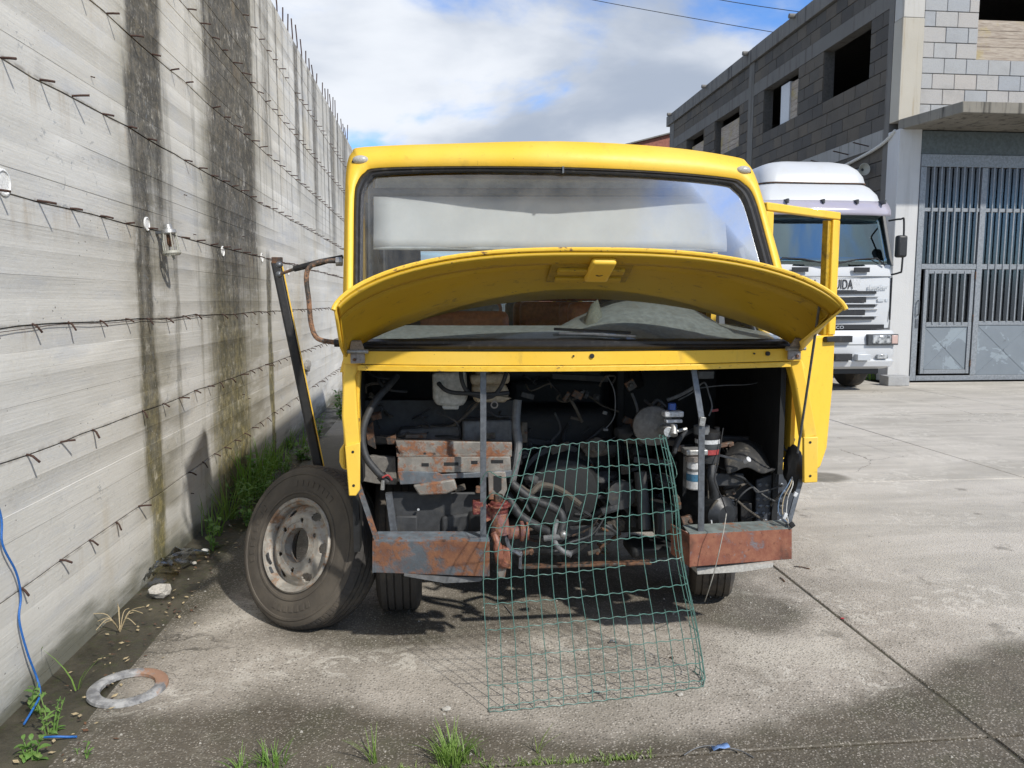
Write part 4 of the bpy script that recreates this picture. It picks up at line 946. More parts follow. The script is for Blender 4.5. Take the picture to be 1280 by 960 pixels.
bp('door_pillar', G().hexa([(1.555, 3.62, 1.40), (1.60, 3.62, 1.40), (1.60, 4.02, 1.40), (1.555, 4.02, 1.40), (1.50, 3.92, 2.16), (1.545, 3.92, 2.16), (1.56, 4.12, 2.16), (1.52, 4.12, 2.16)]), worn('slate_blue_trim', (.045, .065, .105), (.08, .085, .10), .3, 5, .5, 0, .1, 40), .01); bp('door_lining', G().box((XL+.03, 4.42, 1.38), (XL+.06, 4.9, 2.15)), M_ASH); bp('partition', G().box((XL+.06, 4.9, .8), (XL+.32, 4.93, 2.1)), M_ASH, .005)
rows = []
for i in range(25):
    u = -1+i/12; X = BXC+.96*u; y0 = YW(X, 1.40)+.03; d = .16*max(0, 1-((u-.42)/.42)**2)
    rows.append([V((X, y0, 1.402)), V((X, y0+.12, 1.425)), V((X, y0+.28, 1.445+d*.45)), V((X, y0+.50, 1.475+d*.8)), V((X, y0+.66, 1.47+d*.75)), V((X, y0+.72, 1.40)), V((X, y0+.70, 1.385))])
bp('dashboard', G().grid(rows), M_DASH, solid=.02)
bp('instrument_hood', G().grid([[V((1.03+.27*math.cos(a)*s_, 3.86+.16*j, 1.42+.185*math.sin(a)*s_)) for a in [math.pi*i/14 for i in range(15)]] for j, s_ in ((0, .82), (.6, 1.), (1.6, 1.), (2.0, .92))]), M_DASH, solid=.02)
st = G().lathe([(.205+.014*math.cos(a), .014*math.sin(a)) for a in [2*math.pi*i/8 for i in range(8)]], (1.08, 4.35, 1.50), (0, -.55, .83), 32, loop=True); bp('steering_wheel', st, M_BLK)
bp('steering_column', G().cyl((1.08, 4.35, 1.50), (1.08, 4.05, 1.15), .04), M_BLK)
def seat(x, y, m_, w_=.42, h=1.58, hr=True):
    s_ = bp('seat', G().box((x-w_/2, y+.10, 1.12), (x+w_/2, y+.22, h)), m_, .05, seg=3)
    obj('seat_cushion', G().box((x-w_/2, y-.38, 1.0), (x+w_/2, y+.12, 1.15)), m_, s_, bevel=.04)
    obj('seat_base', G().box((x-w_/2+.05, y-.3, .8), (x+w_/2-.05, y+.05, 1.0)), M_ASH, s_)
    if hr: obj('headrest', G().box((x-w_/2+.05, y+.12, h+.005), (x+w_/2-.05, y+.22, h+.10)), m_, s_, bevel=.035, seg=3)
for y, row in ((4.80, ((.16, M_SEATO, .62), (-.2, M_SEATG, .2))), (5.35, ((.12, M_SEATG, .66), (1.18, M_SEATO, .46))), (6.0, ((-.15, M_SEATG, .42), (.32, M_SEATO, .42), (1.2, M_SEATO, .42))), (6.7, ((-.12, M_SEATO, .42), (.32, M_SEATG, .42), (.95, M_SEATO, .40), (1.36, M_SEATG, .4))), (7.3, ((-.12, M_SEATG, .42), (.32, M_SEATO, .42), (.95, M_SEATO, .40), (1.36, M_SEATO, .4))), (8.2, ((-.12, M_SEATO, .42), (.32, M_SEATG, .42), (.95, M_SEATG, .40), (1.36, M_SEATO, .4)))):
    for x, m_, w_ in row: seat(x, y, m_, w_, 1.54 if y < 4.9 else 1.585 if y < 5.2 else 1.60, y > 5.2)
# heap of olive cloth and odds on the dash
ck = thing('jacket', (.86, 3.62, 1.43), 'crumpled olive grey jacket heaped on the dashboard behind the windscreen', 'jacket')
rows = []
for i in range(22):
    u = i/21; r = []
    for j in range(12):
        v_ = j/11; X = .62+.56*u; Y = 3.44+.36*v_
        env = math.sin(math.pi*min(1, u*1.05))**.7*math.sin(math.pi*v_)**.6
        pk = .10*math.exp(-((u-.22)/.07)**2)*math.exp(-((v_-.45)/.25)**2)
        r.append(V((X+.03*mnoise.noise(V((u*5, v_*5, 2))), Y, 1.425+.035*v_+env*(.045+.06*mnoise.noise(V((u*7, v_*5, 7)))+.05*mnoise.noise(V((u*15, v_*9, 3)))+.02*mnoise.noise(V((u*30, v_*18, 9))))+pk)))
    rows.append(r)
obj('cloth_fold', G().grid(rows), M_CLOTH, ck, solid=.006, ang=60)
for px_, py_, w_, in ((722, 413, .20), (765, 415, .16)):
    c = PW(px_, py_, -.02)
    wp = bp('wiper', G().tube([c+V((-w_/2, 0, .006)), c+V((w_/2, 0, -.004))], .006, 6), M_BLK)
    obj('wiper_arm', G().tube([c+V((-w_/2+.02, -.006, -.012)), c+V((w_/2+.02, -.006, -.018))], .005, 6), M_STEEL, wp)

# ---- yellow panel below the windscreen, pillars with tabs
def front_strip(za, zb, out, xa=-.392, xb=1.635, n=24, tilt=0.):
    r1, r2, r3, r4 = [], [], [], []
    for i in range(n+1):
        X = xa+(xb-xa)*i/n; Y = 3.15+.15*((X-BXC)/1.02)**2-out
        r1.append(V((X, Y+tilt, za))); r2.append(V((X, Y, zb))); r3.append(V((X, Y+.03, zb))); r4.append(V((X, Y+.03, za)))
    return G().grid([r1, r2, r3, r4, r1])
cowl = bp('cowl_panel', front_strip(1.338, 1.392, .004), M_YEL)
bp('cowl_lip', front_strip(1.312, 1.335, .012, -.33, 1.57), M_YCH, .004)
for px_, py_, r_ in ((740, 445, .010), (717, 445, .004), (943, 442, .004), (960, 442, .010)):
    q = P(px_, py_, 3.2); Y = 3.15+.15*((q.x-BXC)/1.02)**2-.008; q = P(px_, py_, Y); obj('bolt_hole', G().cyl(q+V((0, -.002, 0)), q+V((0, .012, 0)), r_, n=14), M_BLK, cowl)
def plate(nm, pp, Y, th, m_, b=.004, Yf=None, parent=None):
    pts = [P(x, y, Y if Yf is None else Yf(x, y)) for x, y in pp]; return obj(nm, G().prism(pts, (0, th, 0)), m_, parent or bus, bevel=b)
plate('corner_pillar', [(430, 440), (447, 440), (450, 458), (444, 470), (447, 520), (450, 556), (431, 561), (427, 520)], 3.30, .06, M_YEL, .008)
plate('pillar_return', [(441, 462), (451, 457), (449, 500), (450, 548), (444, 552), (441, 500)], 3.33, .05, M_YCH)
lt = plate('pillar_tab', [(431, 558), (450, 553), (450, 612), (445, 620), (436, 620)], 3.285, .02, M_YEL, .004)
plate('corner_trim', [(424, 562), (430, 556), (432, 588), (427, 586), (424, 578)], 3.34, .12, M_YEL, .01)
plate('corner_pillar', [(985, 438), (1000, 436), (1012, 490), (1022, 545), (1005, 549), (1001, 520), (994, 480), (988, 458)], 3.31, .06, M_YEL, .008)
rt_ = plate('pillar_tab', [(1005, 547), (1023, 546), (1022, 603), (1005, 604)], 3.295, .02, M_YEL, .004)
for tb, hs, Y in ((lt, ((441, 565), (442, 607)), 3.283), (rt_, ((1013, 553), (1013, 595)), 3.293)):
    for x, y in hs: q = P(x, y, Y); obj('bolt_hole', G().cyl(q, q+V((0, .01, 0)), .006, n=10), M_BLK, tb)

# ---- open bonnet, hinged at the windscreen base
hd, hn = V((0, -.91, .41)), V((0, .41, .91))
L_, R_ = V((-.385, 3.26, 1.372)), V((1.615, 3.26, 1.382))
def bonnet(u, v, off=0., wing=0.):       # u -1..1 across, v 0 hinge ..1 leading edge
    a = L_ + hd*.475; b = R_ + hd*.455
    hx = (BXC-.01)+1.0*u; 
    bh = .272*max(0, 1-u*u)**.72; bl_ = .250*max(0, 1-abs(u)**2.6)**.62
    base = L_.lerp(R_, (u+1)/2); lead = V((-.365, 2.82, 1.575)).lerp(V((1.555, 2.80, 1.575)), (u+1)/2)
    p = base.lerp(lead, v) + hn*(bh*(1-v)+bl_*v) + hn*(.02*math.sin(math.pi*v)) - hn*off
    return p
us = [-math.cos(math.pi*i/40) for i in range(41)]
def wingpt(s, v, t):                     # end wings wrapping down
    base, lead = (L_, V((-.365, 2.82, 1.575))) if s < 0 else (R_, V((1.555, 2.80, 1.575)))
    p = base.lerp(lead, v); dn = (V((.035, .05, -.02)) if s < 0 else V((-.10, .10, -.10)))*0
    drop = (V((-.000, .155, -.150)) if s < 0 else V((-.075, .20, -.145)))
    return p + drop*t*v*(1 if v > .0 else 0)
rows = []
for v in [0, .1, .2, .35, .5, .65, .8, .9, .96, 1.0]:
    r = [wingpt(-1, v, t) for t in (1., .66, .33)]+[bonnet(u, v) for u in us]+[wingpt(1, v, t) for t in (.33, .66, 1.)]
    rows.append(r)
bon = bp('bonnet', G().grid(rows), M_YEL, solid=.010, offset=1, ang=50)
def inner(va, vb, o1, o2, ua=-1., ub=1., nn=40):
    uu = [u for u in us if ua-1e-6 <= u <= ub+1e-6]; return [[bonnet(u*.985, va+(vb-va)*t, o1+(o2-o1)*t) for u in uu] for t in (0, .25, .5, .75, 1.)]
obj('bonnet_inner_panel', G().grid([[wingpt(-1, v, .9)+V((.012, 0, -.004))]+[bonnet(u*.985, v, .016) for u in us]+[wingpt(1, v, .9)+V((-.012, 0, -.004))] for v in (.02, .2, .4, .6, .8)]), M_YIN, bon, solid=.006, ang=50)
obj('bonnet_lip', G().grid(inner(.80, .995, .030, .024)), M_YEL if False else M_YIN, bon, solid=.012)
obj('bonnet_edge', G().tube([bonnet(u, 1.0, .006) for u in us], .009, 8), M_YCH, bon)
# latch recess and latch box
lr = G()
def bl_pt(x, v, off): return bonnet((x-(BXC-.01))/1.0, v, off)
def bbox_on(xa, xb, va, vb, o1, o2):
    return [bl_pt(xa, va, o1), bl_pt(xb, va, o1), bl_pt(xb, vb, o1), bl_pt(xa, vb, o1), bl_pt(xa, va, o2), bl_pt(xb, va, o2), bl_pt(xb, vb, o2), bl_pt(xa, vb, o2)]
XC_ = .668
rec = obj('latch_recess', G().hexa(bbox_on(XC_-.20, XC_+.14, .40, .79, .022, .034)), worn('recess_yellow_shaded', (.30, .19, .012), (.06, .04, .02), .5, 9, .6, 0, .2, 50), bon, bevel=.004)  # raised plate; the hollow's shade is put into its darker colour
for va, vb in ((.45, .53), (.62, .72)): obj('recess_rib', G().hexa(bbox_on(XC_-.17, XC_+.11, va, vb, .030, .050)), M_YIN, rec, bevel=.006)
lb = obj('latch_box', G().hexa(bbox_on(XC_-.048, XC_+.052, .50, .95, .030, .060)), M_YEL, bon, bevel=.012, seg=3)
q = bl_pt(XC_+.002, .70, .0595); obj('lock_ring', G().lathe([(.008, 0), (.016, 0), (.016, .004), (.008, .004)], q, -hn, 16, loop=True), M_RUSTD, lb); obj('lock_hole', G().cyl(q, q-hn*.002, .0085, n=14), M_BLK, lb)
# hinges and stay
for s, (px_, py_) in ((-1, (447, 441)), (1, (993, 437))):
    q = P(px_, py_, 3.245)
    hg = bp('bonnet_hinge', G().box(tuple(q+V((-.03, -.004, -.045))), tuple(q+V((.03, .006, .0)))), M_HINGE, .004)
    obj('hinge_knuckle', G().cyl(q+V((-.045, -.012, .006)), q+V((.045, -.012, .006)), .009, n=10), M_STEELL, hg)
    obj('hinge_leaf', G().hexa([q+V((-.032, -.012, .006)), q+V((.032, -.012, .006)), q+V((.032, -.004, .006)), q+V((-.032, -.004, .006)), q+V((-.02, -.055, .05)), q+V((.02, -.055, .05)), q+V((.02, -.045, .055)), q+V((-.02, -.045, .055))]), M_HINGE, hg)
    obj('hinge_bolt', G().cyl(q+V((.012*s, -.012, -.028)), q+V((.012*s, 0, -.028)), .007, n=8), M_RUSTD, hg)
bp('bonnet_stay', G().tube([P(1025, 377, 2.93), P(1010, 480, 3.12), P(997, 566, 3.28)], .0055, 8), M_STEEL)
bp('stay_eye', G().ball(P(1025, 376, 2.93), .012, 8), M_STEEL)

# ---- driver's door standing open
dh, df = V((1.60, 3.62, 0)), V((2.165, 3.99, 0))
def dpt(t, z, o=0.):
    d = (df-dh); n_ = V((d.y, -d.x, 0)).normalized(); q = dh+d*t+n_*o; return V((q.x, q.y, z))
def dslab(t0, z0, t1, z1, o0=-.02, o1=.02, zz0=None, zz1=None):
    return G().hexa([dpt(t0, z0, o1), dpt(t1, z0, o1), dpt(t1, z0, o0), dpt(t0, z0, o0), dpt(t0, z1, o1), dpt(t1, z1 if zz1 is None else zz1, o1), dpt(t1, z1 if zz1 is None else zz1, o0), dpt(t0, z1, o0)])
door = bp('driver_door', G().prism([dpt(.20, .66), dpt(.62, .66), dpt(.86, .70), dpt(.95, .80), dpt(1., 1.15), dpt(1., 1.42), dpt(.20, 1.42)], (V((df-dh).yxz)*V((1, -1, 0))).normalized()*.04 if False else (dpt(0, 0, -.04)-dpt(0, 0, 0))), M_YEL, .012)
obj('door_window_frame', dslab(-.02, 2.035, 1.0, 2.075, -.03, .0), M_YEL, door, bevel=.006)
obj('door_window_frame', dslab(.90, 1.42, 1.0, 2.033, -.03, -.001), M_YEL, door, bevel=.006)
obj('window_channel', dslab(.855, 1.42, .898, 2.03, -.05, -.015), worn('yellow_channel', (.45, .28, .012), (.05, .03, .015), .5, 9, .5, 0, .2, 50), door, bevel=.004)
obj('door_window_frame', dslab(-.02, 1.42, .07, 2.033, -.03, -.001), M_YEL, door, bevel=.006)
obj('door_catch', dslab(.80, 1.385, 1.06, 1.415, .002, .03), M_BLK, door, bevel=.006)
obj('hinge', G().cyl(dpt(.19, 1.0, .01), dpt(.19, 1.1, .01), .018, n=10), M_YEL, door)

# ---- left-hand mirror bracket, arm, and passenger door leaf seen on edge
M_RPIPE = rust('bracket_pipe', (.06, .055, .05), .55, (.20, .10, .055), (.30, .17, .10), 16)
Yb = 3.55
bp('mirror_bracket', G().tube(smoothpts([P(424, 326, Yb), P(402, 327, Yb), P(387, 334, Yb), P(383, 348, Yb), P(386, 375, Yb), P(389, 405, Yb), P(397, 423, Yb), P(418, 428, Yb)], 5), .0115, 10), M_RPIPE)
bp('bracket_clamp', G().cyl(P(418, 429, Yb), P(428, 429, Yb), .017, n=10), M_BLK)
bp('bracket_clamp', G().cyl(P(420, 327, Yb), P(428, 327, Yb), .02, n=10), M_STEELL)
arm = bp('mirror_arm', G().tube([P(428, 321, 3.62), P(400, 328, 3.66), P(368, 336, 3.70)], [.010, .016, .014], 10), M_BLK)
obj('arm_rod', G().tube([P(369, 336, 3.70), P(352, 342, 3.86)], .008, 8), M_RPIPE, arm)
obj('ball_joint', G().ball(P(349, 343, 3.90), .017, 10), M_STEEL, arm); obj('clamp_block', G().ball(P(349, 331, 3.90), (.018, .02, .016), 10), M_STEEL, arm)
Yd = 4.02
A_, B_ = P(346, 327, Yd), P(398, 577, Yd); dirn = (B_-A_).normalized(); C2 = A_+dirn*((A_.z-.42)/-dirn.z)
dv_ = V((A_.x, A_.y, 0)).normalized()*.62; wd = V((dv_.y, -dv_.x, 0)).normalized()
def leafbox(p, q, o0, o1, d0=0., d1=1.):
    return G().hexa([q+wd*o0+dv_*d0, q+wd*o1+dv_*d0, q+wd*o1+dv_*d1, q+wd*o0+dv_*d1, p+wd*o0+dv_*d0, p+wd*o1+dv_*d0, p+wd*o1+dv_*d1, p+wd*o0+dv_*d1])
leaf_ = bp('passenger_door', leafbox(A_.lerp(C2, .42), C2, -.024, .018, .03, 1.), M_YEL, .004)
obj('edge_rubber', leafbox(A_, C2, -.030, .019, -.035, .028), M_BLK, leaf_, bevel=.010)
obj('door_skin_edge', leafbox(A_, C2, .020, .0255, -.02, .06), M_YEL, leaf_)
obj('door_top_rail', leafbox(A_, A_.lerp(C2, .05), -.024, .018, .03, 1.), M_YEL, leaf_); obj('door_rear_post', leafbox(A_.lerp(C2, .05), A_.lerp(C2, .42), -.024, .018, .92, 1.), M_YEL, leaf_)
obj('door_pane', leafbox(A_.lerp(C2, .05), A_.lerp(C2, .42), -.004, .002, .03, .92), M_GLASSW, leaf_)
obj('edge_cap', G().obox(A_+V((.004, -.01, .006)), (.05, .03, .03), Matrix.Identity(3)), M_RUSTD, leaf_)

# ================================================================ ENGINE BAY
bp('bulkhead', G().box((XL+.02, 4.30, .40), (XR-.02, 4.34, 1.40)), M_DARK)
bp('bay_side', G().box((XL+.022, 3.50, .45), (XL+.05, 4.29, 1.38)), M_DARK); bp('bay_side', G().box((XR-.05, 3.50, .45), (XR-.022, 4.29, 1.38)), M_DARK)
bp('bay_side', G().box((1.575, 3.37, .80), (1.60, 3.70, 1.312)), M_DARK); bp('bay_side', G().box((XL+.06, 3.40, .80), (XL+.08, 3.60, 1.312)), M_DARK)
bp('added_rear_screen', G().box((.0, 4.60, .22), (1.3, 4.63, .62)), M_DARK); bp('added_side_screen', G().box((1.20, 3.60, .42), (1.22, 4.29, .86)), M_DARK); bp('added_side_screen', G().box((.05, 3.60, .42), (.07, 4.29, .86)), M_DARK)  # added dark plates that block the sunlit ground behind the bay
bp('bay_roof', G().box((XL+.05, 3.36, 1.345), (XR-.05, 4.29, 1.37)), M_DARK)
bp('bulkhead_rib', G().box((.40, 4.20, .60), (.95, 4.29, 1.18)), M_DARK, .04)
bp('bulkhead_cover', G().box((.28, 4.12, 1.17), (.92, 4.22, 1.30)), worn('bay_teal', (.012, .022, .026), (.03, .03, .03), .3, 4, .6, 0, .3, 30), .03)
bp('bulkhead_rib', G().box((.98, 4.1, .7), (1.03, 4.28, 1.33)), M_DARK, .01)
# left of bay
def pl(nm, pp, Y, th, m_, b=.004): return plate(nm, pp, Y, th, m_, b)
pl('inner_panel', [(452, 500), (642, 500), (642, 556), (452, 556)], 3.78, .03, M_BAY)
pl('heater_box', [(578, 527), (640, 525), (640, 555), (578, 555)], 3.62, .12, M_BAYL, .012)
pl('heater_lid', [(500, 537), (576, 533), (576, 552), (494, 552)], 3.66, .10, worn('bay_mid_grey', (.085, .085, .085), (.06, .05, .04), .5, 6, .6, 0, .4, 30), .01)
wt = bp('washer_bottle', G().prism([P(x, y, 3.62) for x, y in ((540, 466), (583, 464), (585, 500), (579, 507), (568, 509), (545, 507), (541, 498))], (0, .14, 0)), M_TANK, .018, seg=3)
obj('bottle_neck', G().cyl(P(561, 468, 3.70), P(561, 458, 3.70), .030), M_TANK, wt); obj('bottle_ledge', G().prism([P(x, y, 3.63) for x, y in ((552, 507), (574, 507), (573, 512), (554, 512))], (0, .1, 0)), M_TANK, wt, bevel=.004)
obj('hose_nipple', G().cyl(P(549, 480, 3.60), P(549, 480, 3.62), .012, n=10), M_BLK, wt)
et = bp('expansion_tank', G().prism([P(x, y, 3.60) for x, y in ((590, 481), (632, 479), (637, 490), (634, 504), (592, 503))], (0, .15, 0)), M_TANKB, .02, seg=3)
obj('tank_shoulder', G().prism([P(x, y, 3.59) for x, y in ((588, 469), (638, 466), (637, 480), (589, 482))], (0, .17, 0)), M_TANKB, et, bevel=.015, seg=3)
obj('tank_neck', G().cyl(P(604, 470, 3.66), P(604, 459, 3.66), .04), M_TANKB, et); obj('tank_neck', G().cyl(P(626, 468, 3.66), P(626, 459, 3.66), .026), M_TANKB, et)
obj('tank_foot', G().prism([P(x, y, 3.58) for x, y in ((594, 496), (625, 494), (640, 498), (628, 503), (596, 503))], (0, .05, 0)), M_TANKB, et, bevel=.006)
obj('tank_eye', G().lathe([(.012, -.004), (.018, -.004), (.018, .004), (.012, .004)], P(618, 506, 3.57), (0, 1, 0), 14, loop=True), M_HINGE, et)
def hose(nm, pts, r, m_=M_HOSE, n=10): return bp(nm, G().tube(smoothpts(pts, 5), r, n), m_)
hose('hose', [P(576, 460, 3.55), P(577, 474, 3.53), P(583, 488, 3.53), P(597, 495, 3.53), P(614, 496, 3.53), P(626, 484, 3.53), P(633, 466, 3.55)], .010)
hose('hose', [P(548, 479, 3.57), P(556, 487, 3.54), P(568, 491, 3.53), P(590, 492, 3.52), P(612, 493, 3.52), P(636, 491, 3.54)], .010)
hose('vent_hose', [P(496, 470, 3.55), P(484, 484, 3.48), P(468, 503, 3.42), P(456, 527, 3.38), P(453, 550, 3.36), P(458, 572, 3.34), P(470, 588, 3.33), P(478, 596, 3.33)], .0165, M_HOSE, 12)
bp('hose_end', G().cyl(P(476, 594, 3.33), P(484, 603, 3.33), .022, n=12), M_BLK); bp('hose_nozzle', G().cyl(P(479, 600, 3.315), P(478, 612, 3.315), .009, n=8), M_STEELL)
bp('wire_red', G().tube(smoothpts([P(478, 597, 3.30), P(485, 594, 3.30), P(490, 600, 3.31)], 4), .004, 6), M_LABEL)
# rusty cross panel in two steps
pl('cross_panel', [(494, 551), (640, 553), (640, 571), (500, 571)], 3.45, .03, M_SHEET)
top_ = bp('cross_panel_top', G().hexa([P(496, 571, 3.44), P(639, 571, 3.44), P(640, 553, 3.6), P(494, 551, 3.6), P(496, 569, 3.44), P(639, 569, 3.44), P(640, 551, 3.6), P(494, 549, 3.6)]), M_SHEET)
cf = pl('cross_flange', [(497, 572), (638, 571), (639, 590), (548, 591), (520, 602), (497, 602)], 3.40, .012, M_SHEET, .003)
for xa, xb, y in ((527, 536, 581), (555, 573, 580), (589, 597, 578), (614, 629, 577)):
    obj('slot', G().prism([P(x, yv, 3.398) for x, yv in ((xa, y-2), (xb, y-2), (xb, y+2), (xa, y+2))], (0, .004, 0)), M_DARK, cf)
for x, y in ((520, 570), (531, 567), (543, 568)): obj('rivet_hole', G().cyl(P(x, y, 3.447), P(x, y, 3.455), .006, n=10), M_DARK, cf)
pl('flange_front', [(497, 589), (545, 590), (552, 593), (640, 588), (639, 596), (570, 598), (548, 604), (500, 606)], 3.385, .012, rust('flange_grey', (.13, .15, .17), .3, sca=8), .003)
obj('panel_lug', G().prism([P(x, y, 3.37) for x, y in ((516, 607), (568, 599), (572, 612), (558, 618), (524, 620))], (0, .06, 0)), M_SHEET, bus, bevel=.008)
pl('side_bracket', [(447, 569), (494, 572), (496, 606), (470, 605), (449, 601)], 3.52, .04, worn('dusty_bracket', (.16, .15, .135), (.10, .08, .06), .5, 8, .8, 0, .4, 40))
pl('rusty_bracket', [(456, 535), (466, 527), (470, 562), (459, 556)], 3.50, .02, M_RUSTD); pl('bracket_tip', [(482, 548), (495, 543), (495, 556), (484, 556)], 3.48, .03, M_RUSTD)
bp('air_duct', G().tube(smoothpts([P(647, 500, 3.52), P(645, 530, 3.5), P(648, 556, 3.48), P(645, 580, 3.46), P(640, 604, 3.45)], 4), [.020]*4+[.021]*4+[.019]*4+[.017]*5, 10), M_BAYL)
ul = pl('u_lug', [(610, 590), (632, 590), (634, 612), (628, 625), (611, 625)], 3.38, .02, M_SHEET, .004)
obj('slot', G().prism([P(x, yv, 3.378) for x, yv in ((617, 595), (627, 595), (627, 612), (622, 617), (617, 612))], (0, .004, 0)), M_DARK, ul)
# arch liner behind left bumper
al = pl('arch_liner', [(482, 615), (604, 615), (606, 676), (486, 676)], 3.46, .02, M_BAY, .01)
obj('liner_step', G().prism([P(x, y, 3.44) for x, y in ((494, 645), (522, 645), (522, 675), (494, 675))], (0, .03, 0)), M_BAY, al, bevel=.008)
obj('liner_step', G().prism([P(x, y, 3.44) for x, y in ((552, 646), (604, 640), (604, 675), (552, 675))], (0, .03, 0)), M_BAY, al, bevel=.012)
for x, y in ((523, 637), (525, 675)): obj('liner_bolt', G().cyl(P(x, y, 3.425), P(x, y, 3.44), .006, n=8), M_STEELL, al)
obj('liner_rib', G().bar(P(486, 616, 3.43), P(494, 674, 3.43), .03, .03, (1, 0, 0)), M_STEEL, al)
# bumper pieces, stays
bL = [P(467, 677, 3.30), P(612, 677, 3.20), P(612, 721, 3.20), P(467, 716, 3.30)]
b1_ = bp('bumper_piece', G().prism(bL, (0, .012, 0)), M_RUSTB, .003)
obj('bumper_flange', G().hexa([bL[0]+V((0, 0, 0)), bL[1], bL[1]+V((0, .11, .006)), bL[0]+V((.01, .11, .006)), bL[0]+V((0, 0, .006)), bL[1]+V((0, 0, .006)), bL[1]+V((0, .11, .012)), bL[0]+V((.01, .11, .012))]), rust('flange_blue', (.17, .20, .23), .35, sca=8), b1_)
obj('bumper_end', G().prism([bL[0]+V((-.005, 0, 0)), bL[0]+V((-.012, .12, 0)), bL[3]+V((-.012, .12, 0)), bL[3]+V((-.005, 0, 0))], (.006, 0, 0)), M_RUSTB, b1_)
obj('bumper_underplate', G().prism([P(x, y, 3.24) for x, y in ((505, 720), (606, 722), (600, 727), (556, 729))], (0, .15, 0)), M_BAYL, b1_)
bR = [P(862, 668, 3.20), P(990, 661, 3.30), P(990, 699, 3.30), P(862, 709, 3.20)]
b2_ = bp('bumper_piece', G().prism(bR, (0, .012, 0)), M_RUSTB2, .003)
obj('bumper_flange', G().hexa([bR[0], bR[1], bR[1]+V((-.01, .10, .008)), bR[0]+V((0, .10, .008)), bR[0]+V((0, 0, .005)), bR[1]+V((0, 0, .005)), bR[1]+V((-.01, .10, .013)), bR[0]+V((0, .10, .013))]), rust('flange_grey_green', (.20, .23, .22), .3, sca=7), b2_)
obj('bumper_end', G().prism([bR[0], bR[0]+V((-.045, .13, .01)), bR[3]+V((-.045, .13, .02)), bR[3]], (.006, 0, 0)), M_RUSTB2, b2_)
obj('bumper_underplate', G().prism([P(x, y, 3.25) for x, y in ((871, 710), (967, 704), (966, 709), (926, 715), (872, 718))], (0, .12, 0)), worn('pale_strip', (.42, .41, .38), (.16, .14, .12), .4, 12, .6, 0, .2, 40), b2_)
bp('vertical_stay', G().bar(P(604, 458, 3.26), P(604, 676, 3.24), .026, .008, (1, 0, 0)), M_STEEL, .001)
bp('vertical_stay', G().bar(P(867, 462, 3.27), P(877, 524, 3.24), .026, .008, (1, 0, 0)), M_STEEL, .001)
bp('vertical_stay', G().bar(P(877, 524, 3.24), P(876, 668, 3.23), .028, .008, (1, 0, 0)), M_STEEL, .001)
bp('stay_clip', G().obox(P(878, 527, 3.225), (.026, .008, .04), Matrix.Rotation(.15, 3, 'Y')), M_STEELL, .002)
bp('corner_stay', G().bar(P(447, 603, 3.31), P(471, 674, 3.31), .022, .008, (1, 0, 0)), rust('stay_rust', (.12, .13, .14), .35, sca=12))
bp('corner_stay', G().bar(P(1001, 600, 3.34), P(984, 660, 3.31), .022, .008, (1, 0, 0)), M_STEEL)
# red towing gear
tow = bp('tow_bracket', G().prism([P(x, y, 3.24) for x, y in ((591, 628), (605, 627), (605, 643), (591, 644))], (0, .05, 0)), M_RED, .004)
def tw(nm, g, m_=M_RED, b=.003): return obj(nm, g, m_, tow, bevel=b)
tw('tow_plate', G().prism([P(x, y, 3.26) for x, y in ((606, 630), (617, 637), (614, 650), (604, 655))], (0, .02, 0)))
tw('tow_body', G().cyl(P(626, 668, 3.26), P(624, 640, 3.27), .042, .036, n=18), M_PINK); tw('tow_collar', G().cyl(P(624, 640, 3.27), P(624, 627, 3.27), .040, n=18), M_RED); tw('tow_collar', G().cyl(P(624, 633, 3.265), P(624, 630, 3.265), .05, n=18), M_RED)
tw('tow_nut', G().cyl(P(623, 627, 3.28), P(623, 618, 3.28), .022, n=6), M_RUSTD)
tw('tow_spool', G().cyl(P(634, 666, 3.28), P(658, 664, 3.28), .030, n=18), M_PINK); tw('tow_ring', G().lathe([(.030, -.008), (.045, -.008), (.045, .008), (.030, .008)], P(652, 664, 3.28), (1, 0, 0), 20, loop=True), M_PINK); tw('tow_ring', G().lathe([(.030, -.005), (.041, -.005), (.041, .005), (.030, .005)], P(659, 664, 3.28), (1, 0, 0), 20, loop=True), M_RED)
M_ORA = rust('orange_iron', (.25, .095, .06), .45, sca=12)
tw('tow_hook', G().tube(smoothpts([P(617, 666, 3.24), P(621, 676, 3.22), P(623, 690, 3.21), P(626, 703, 3.22), P(634, 706, 3.24)], 4), [.016]*6+[.020]*6+[.017]*5, 10), M_ORA)
tw('tow_jaw', G().prism([P(x, y, 3.23) for x, y in ((628, 684), (637, 686), (640, 712), (624, 710))], (0, .04, 0)), M_ORA, .006)
tw('tow_foot', G().prism([P(x, y, 3.24) for x, y in ((620, 706), (634, 708), (631, 724), (622, 722))], (0, .04, 0)), M_SHEET, .006)
bp('bent_bracket', G().tube(smoothpts([P(632, 668, 3.27), P(636, 684, 3.25), P(645, 690, 3.24), P(652, 694, 3.24)], 4), .010, 6), M_STEEL)
bp('angle_bracket', G().prism([P(x, y, 3.24) for x, y in ((634, 688), (653, 690), (652, 712), (648, 711), (649, 694), (636, 692))], (0, .03, 0)), M_STEEL, .002)
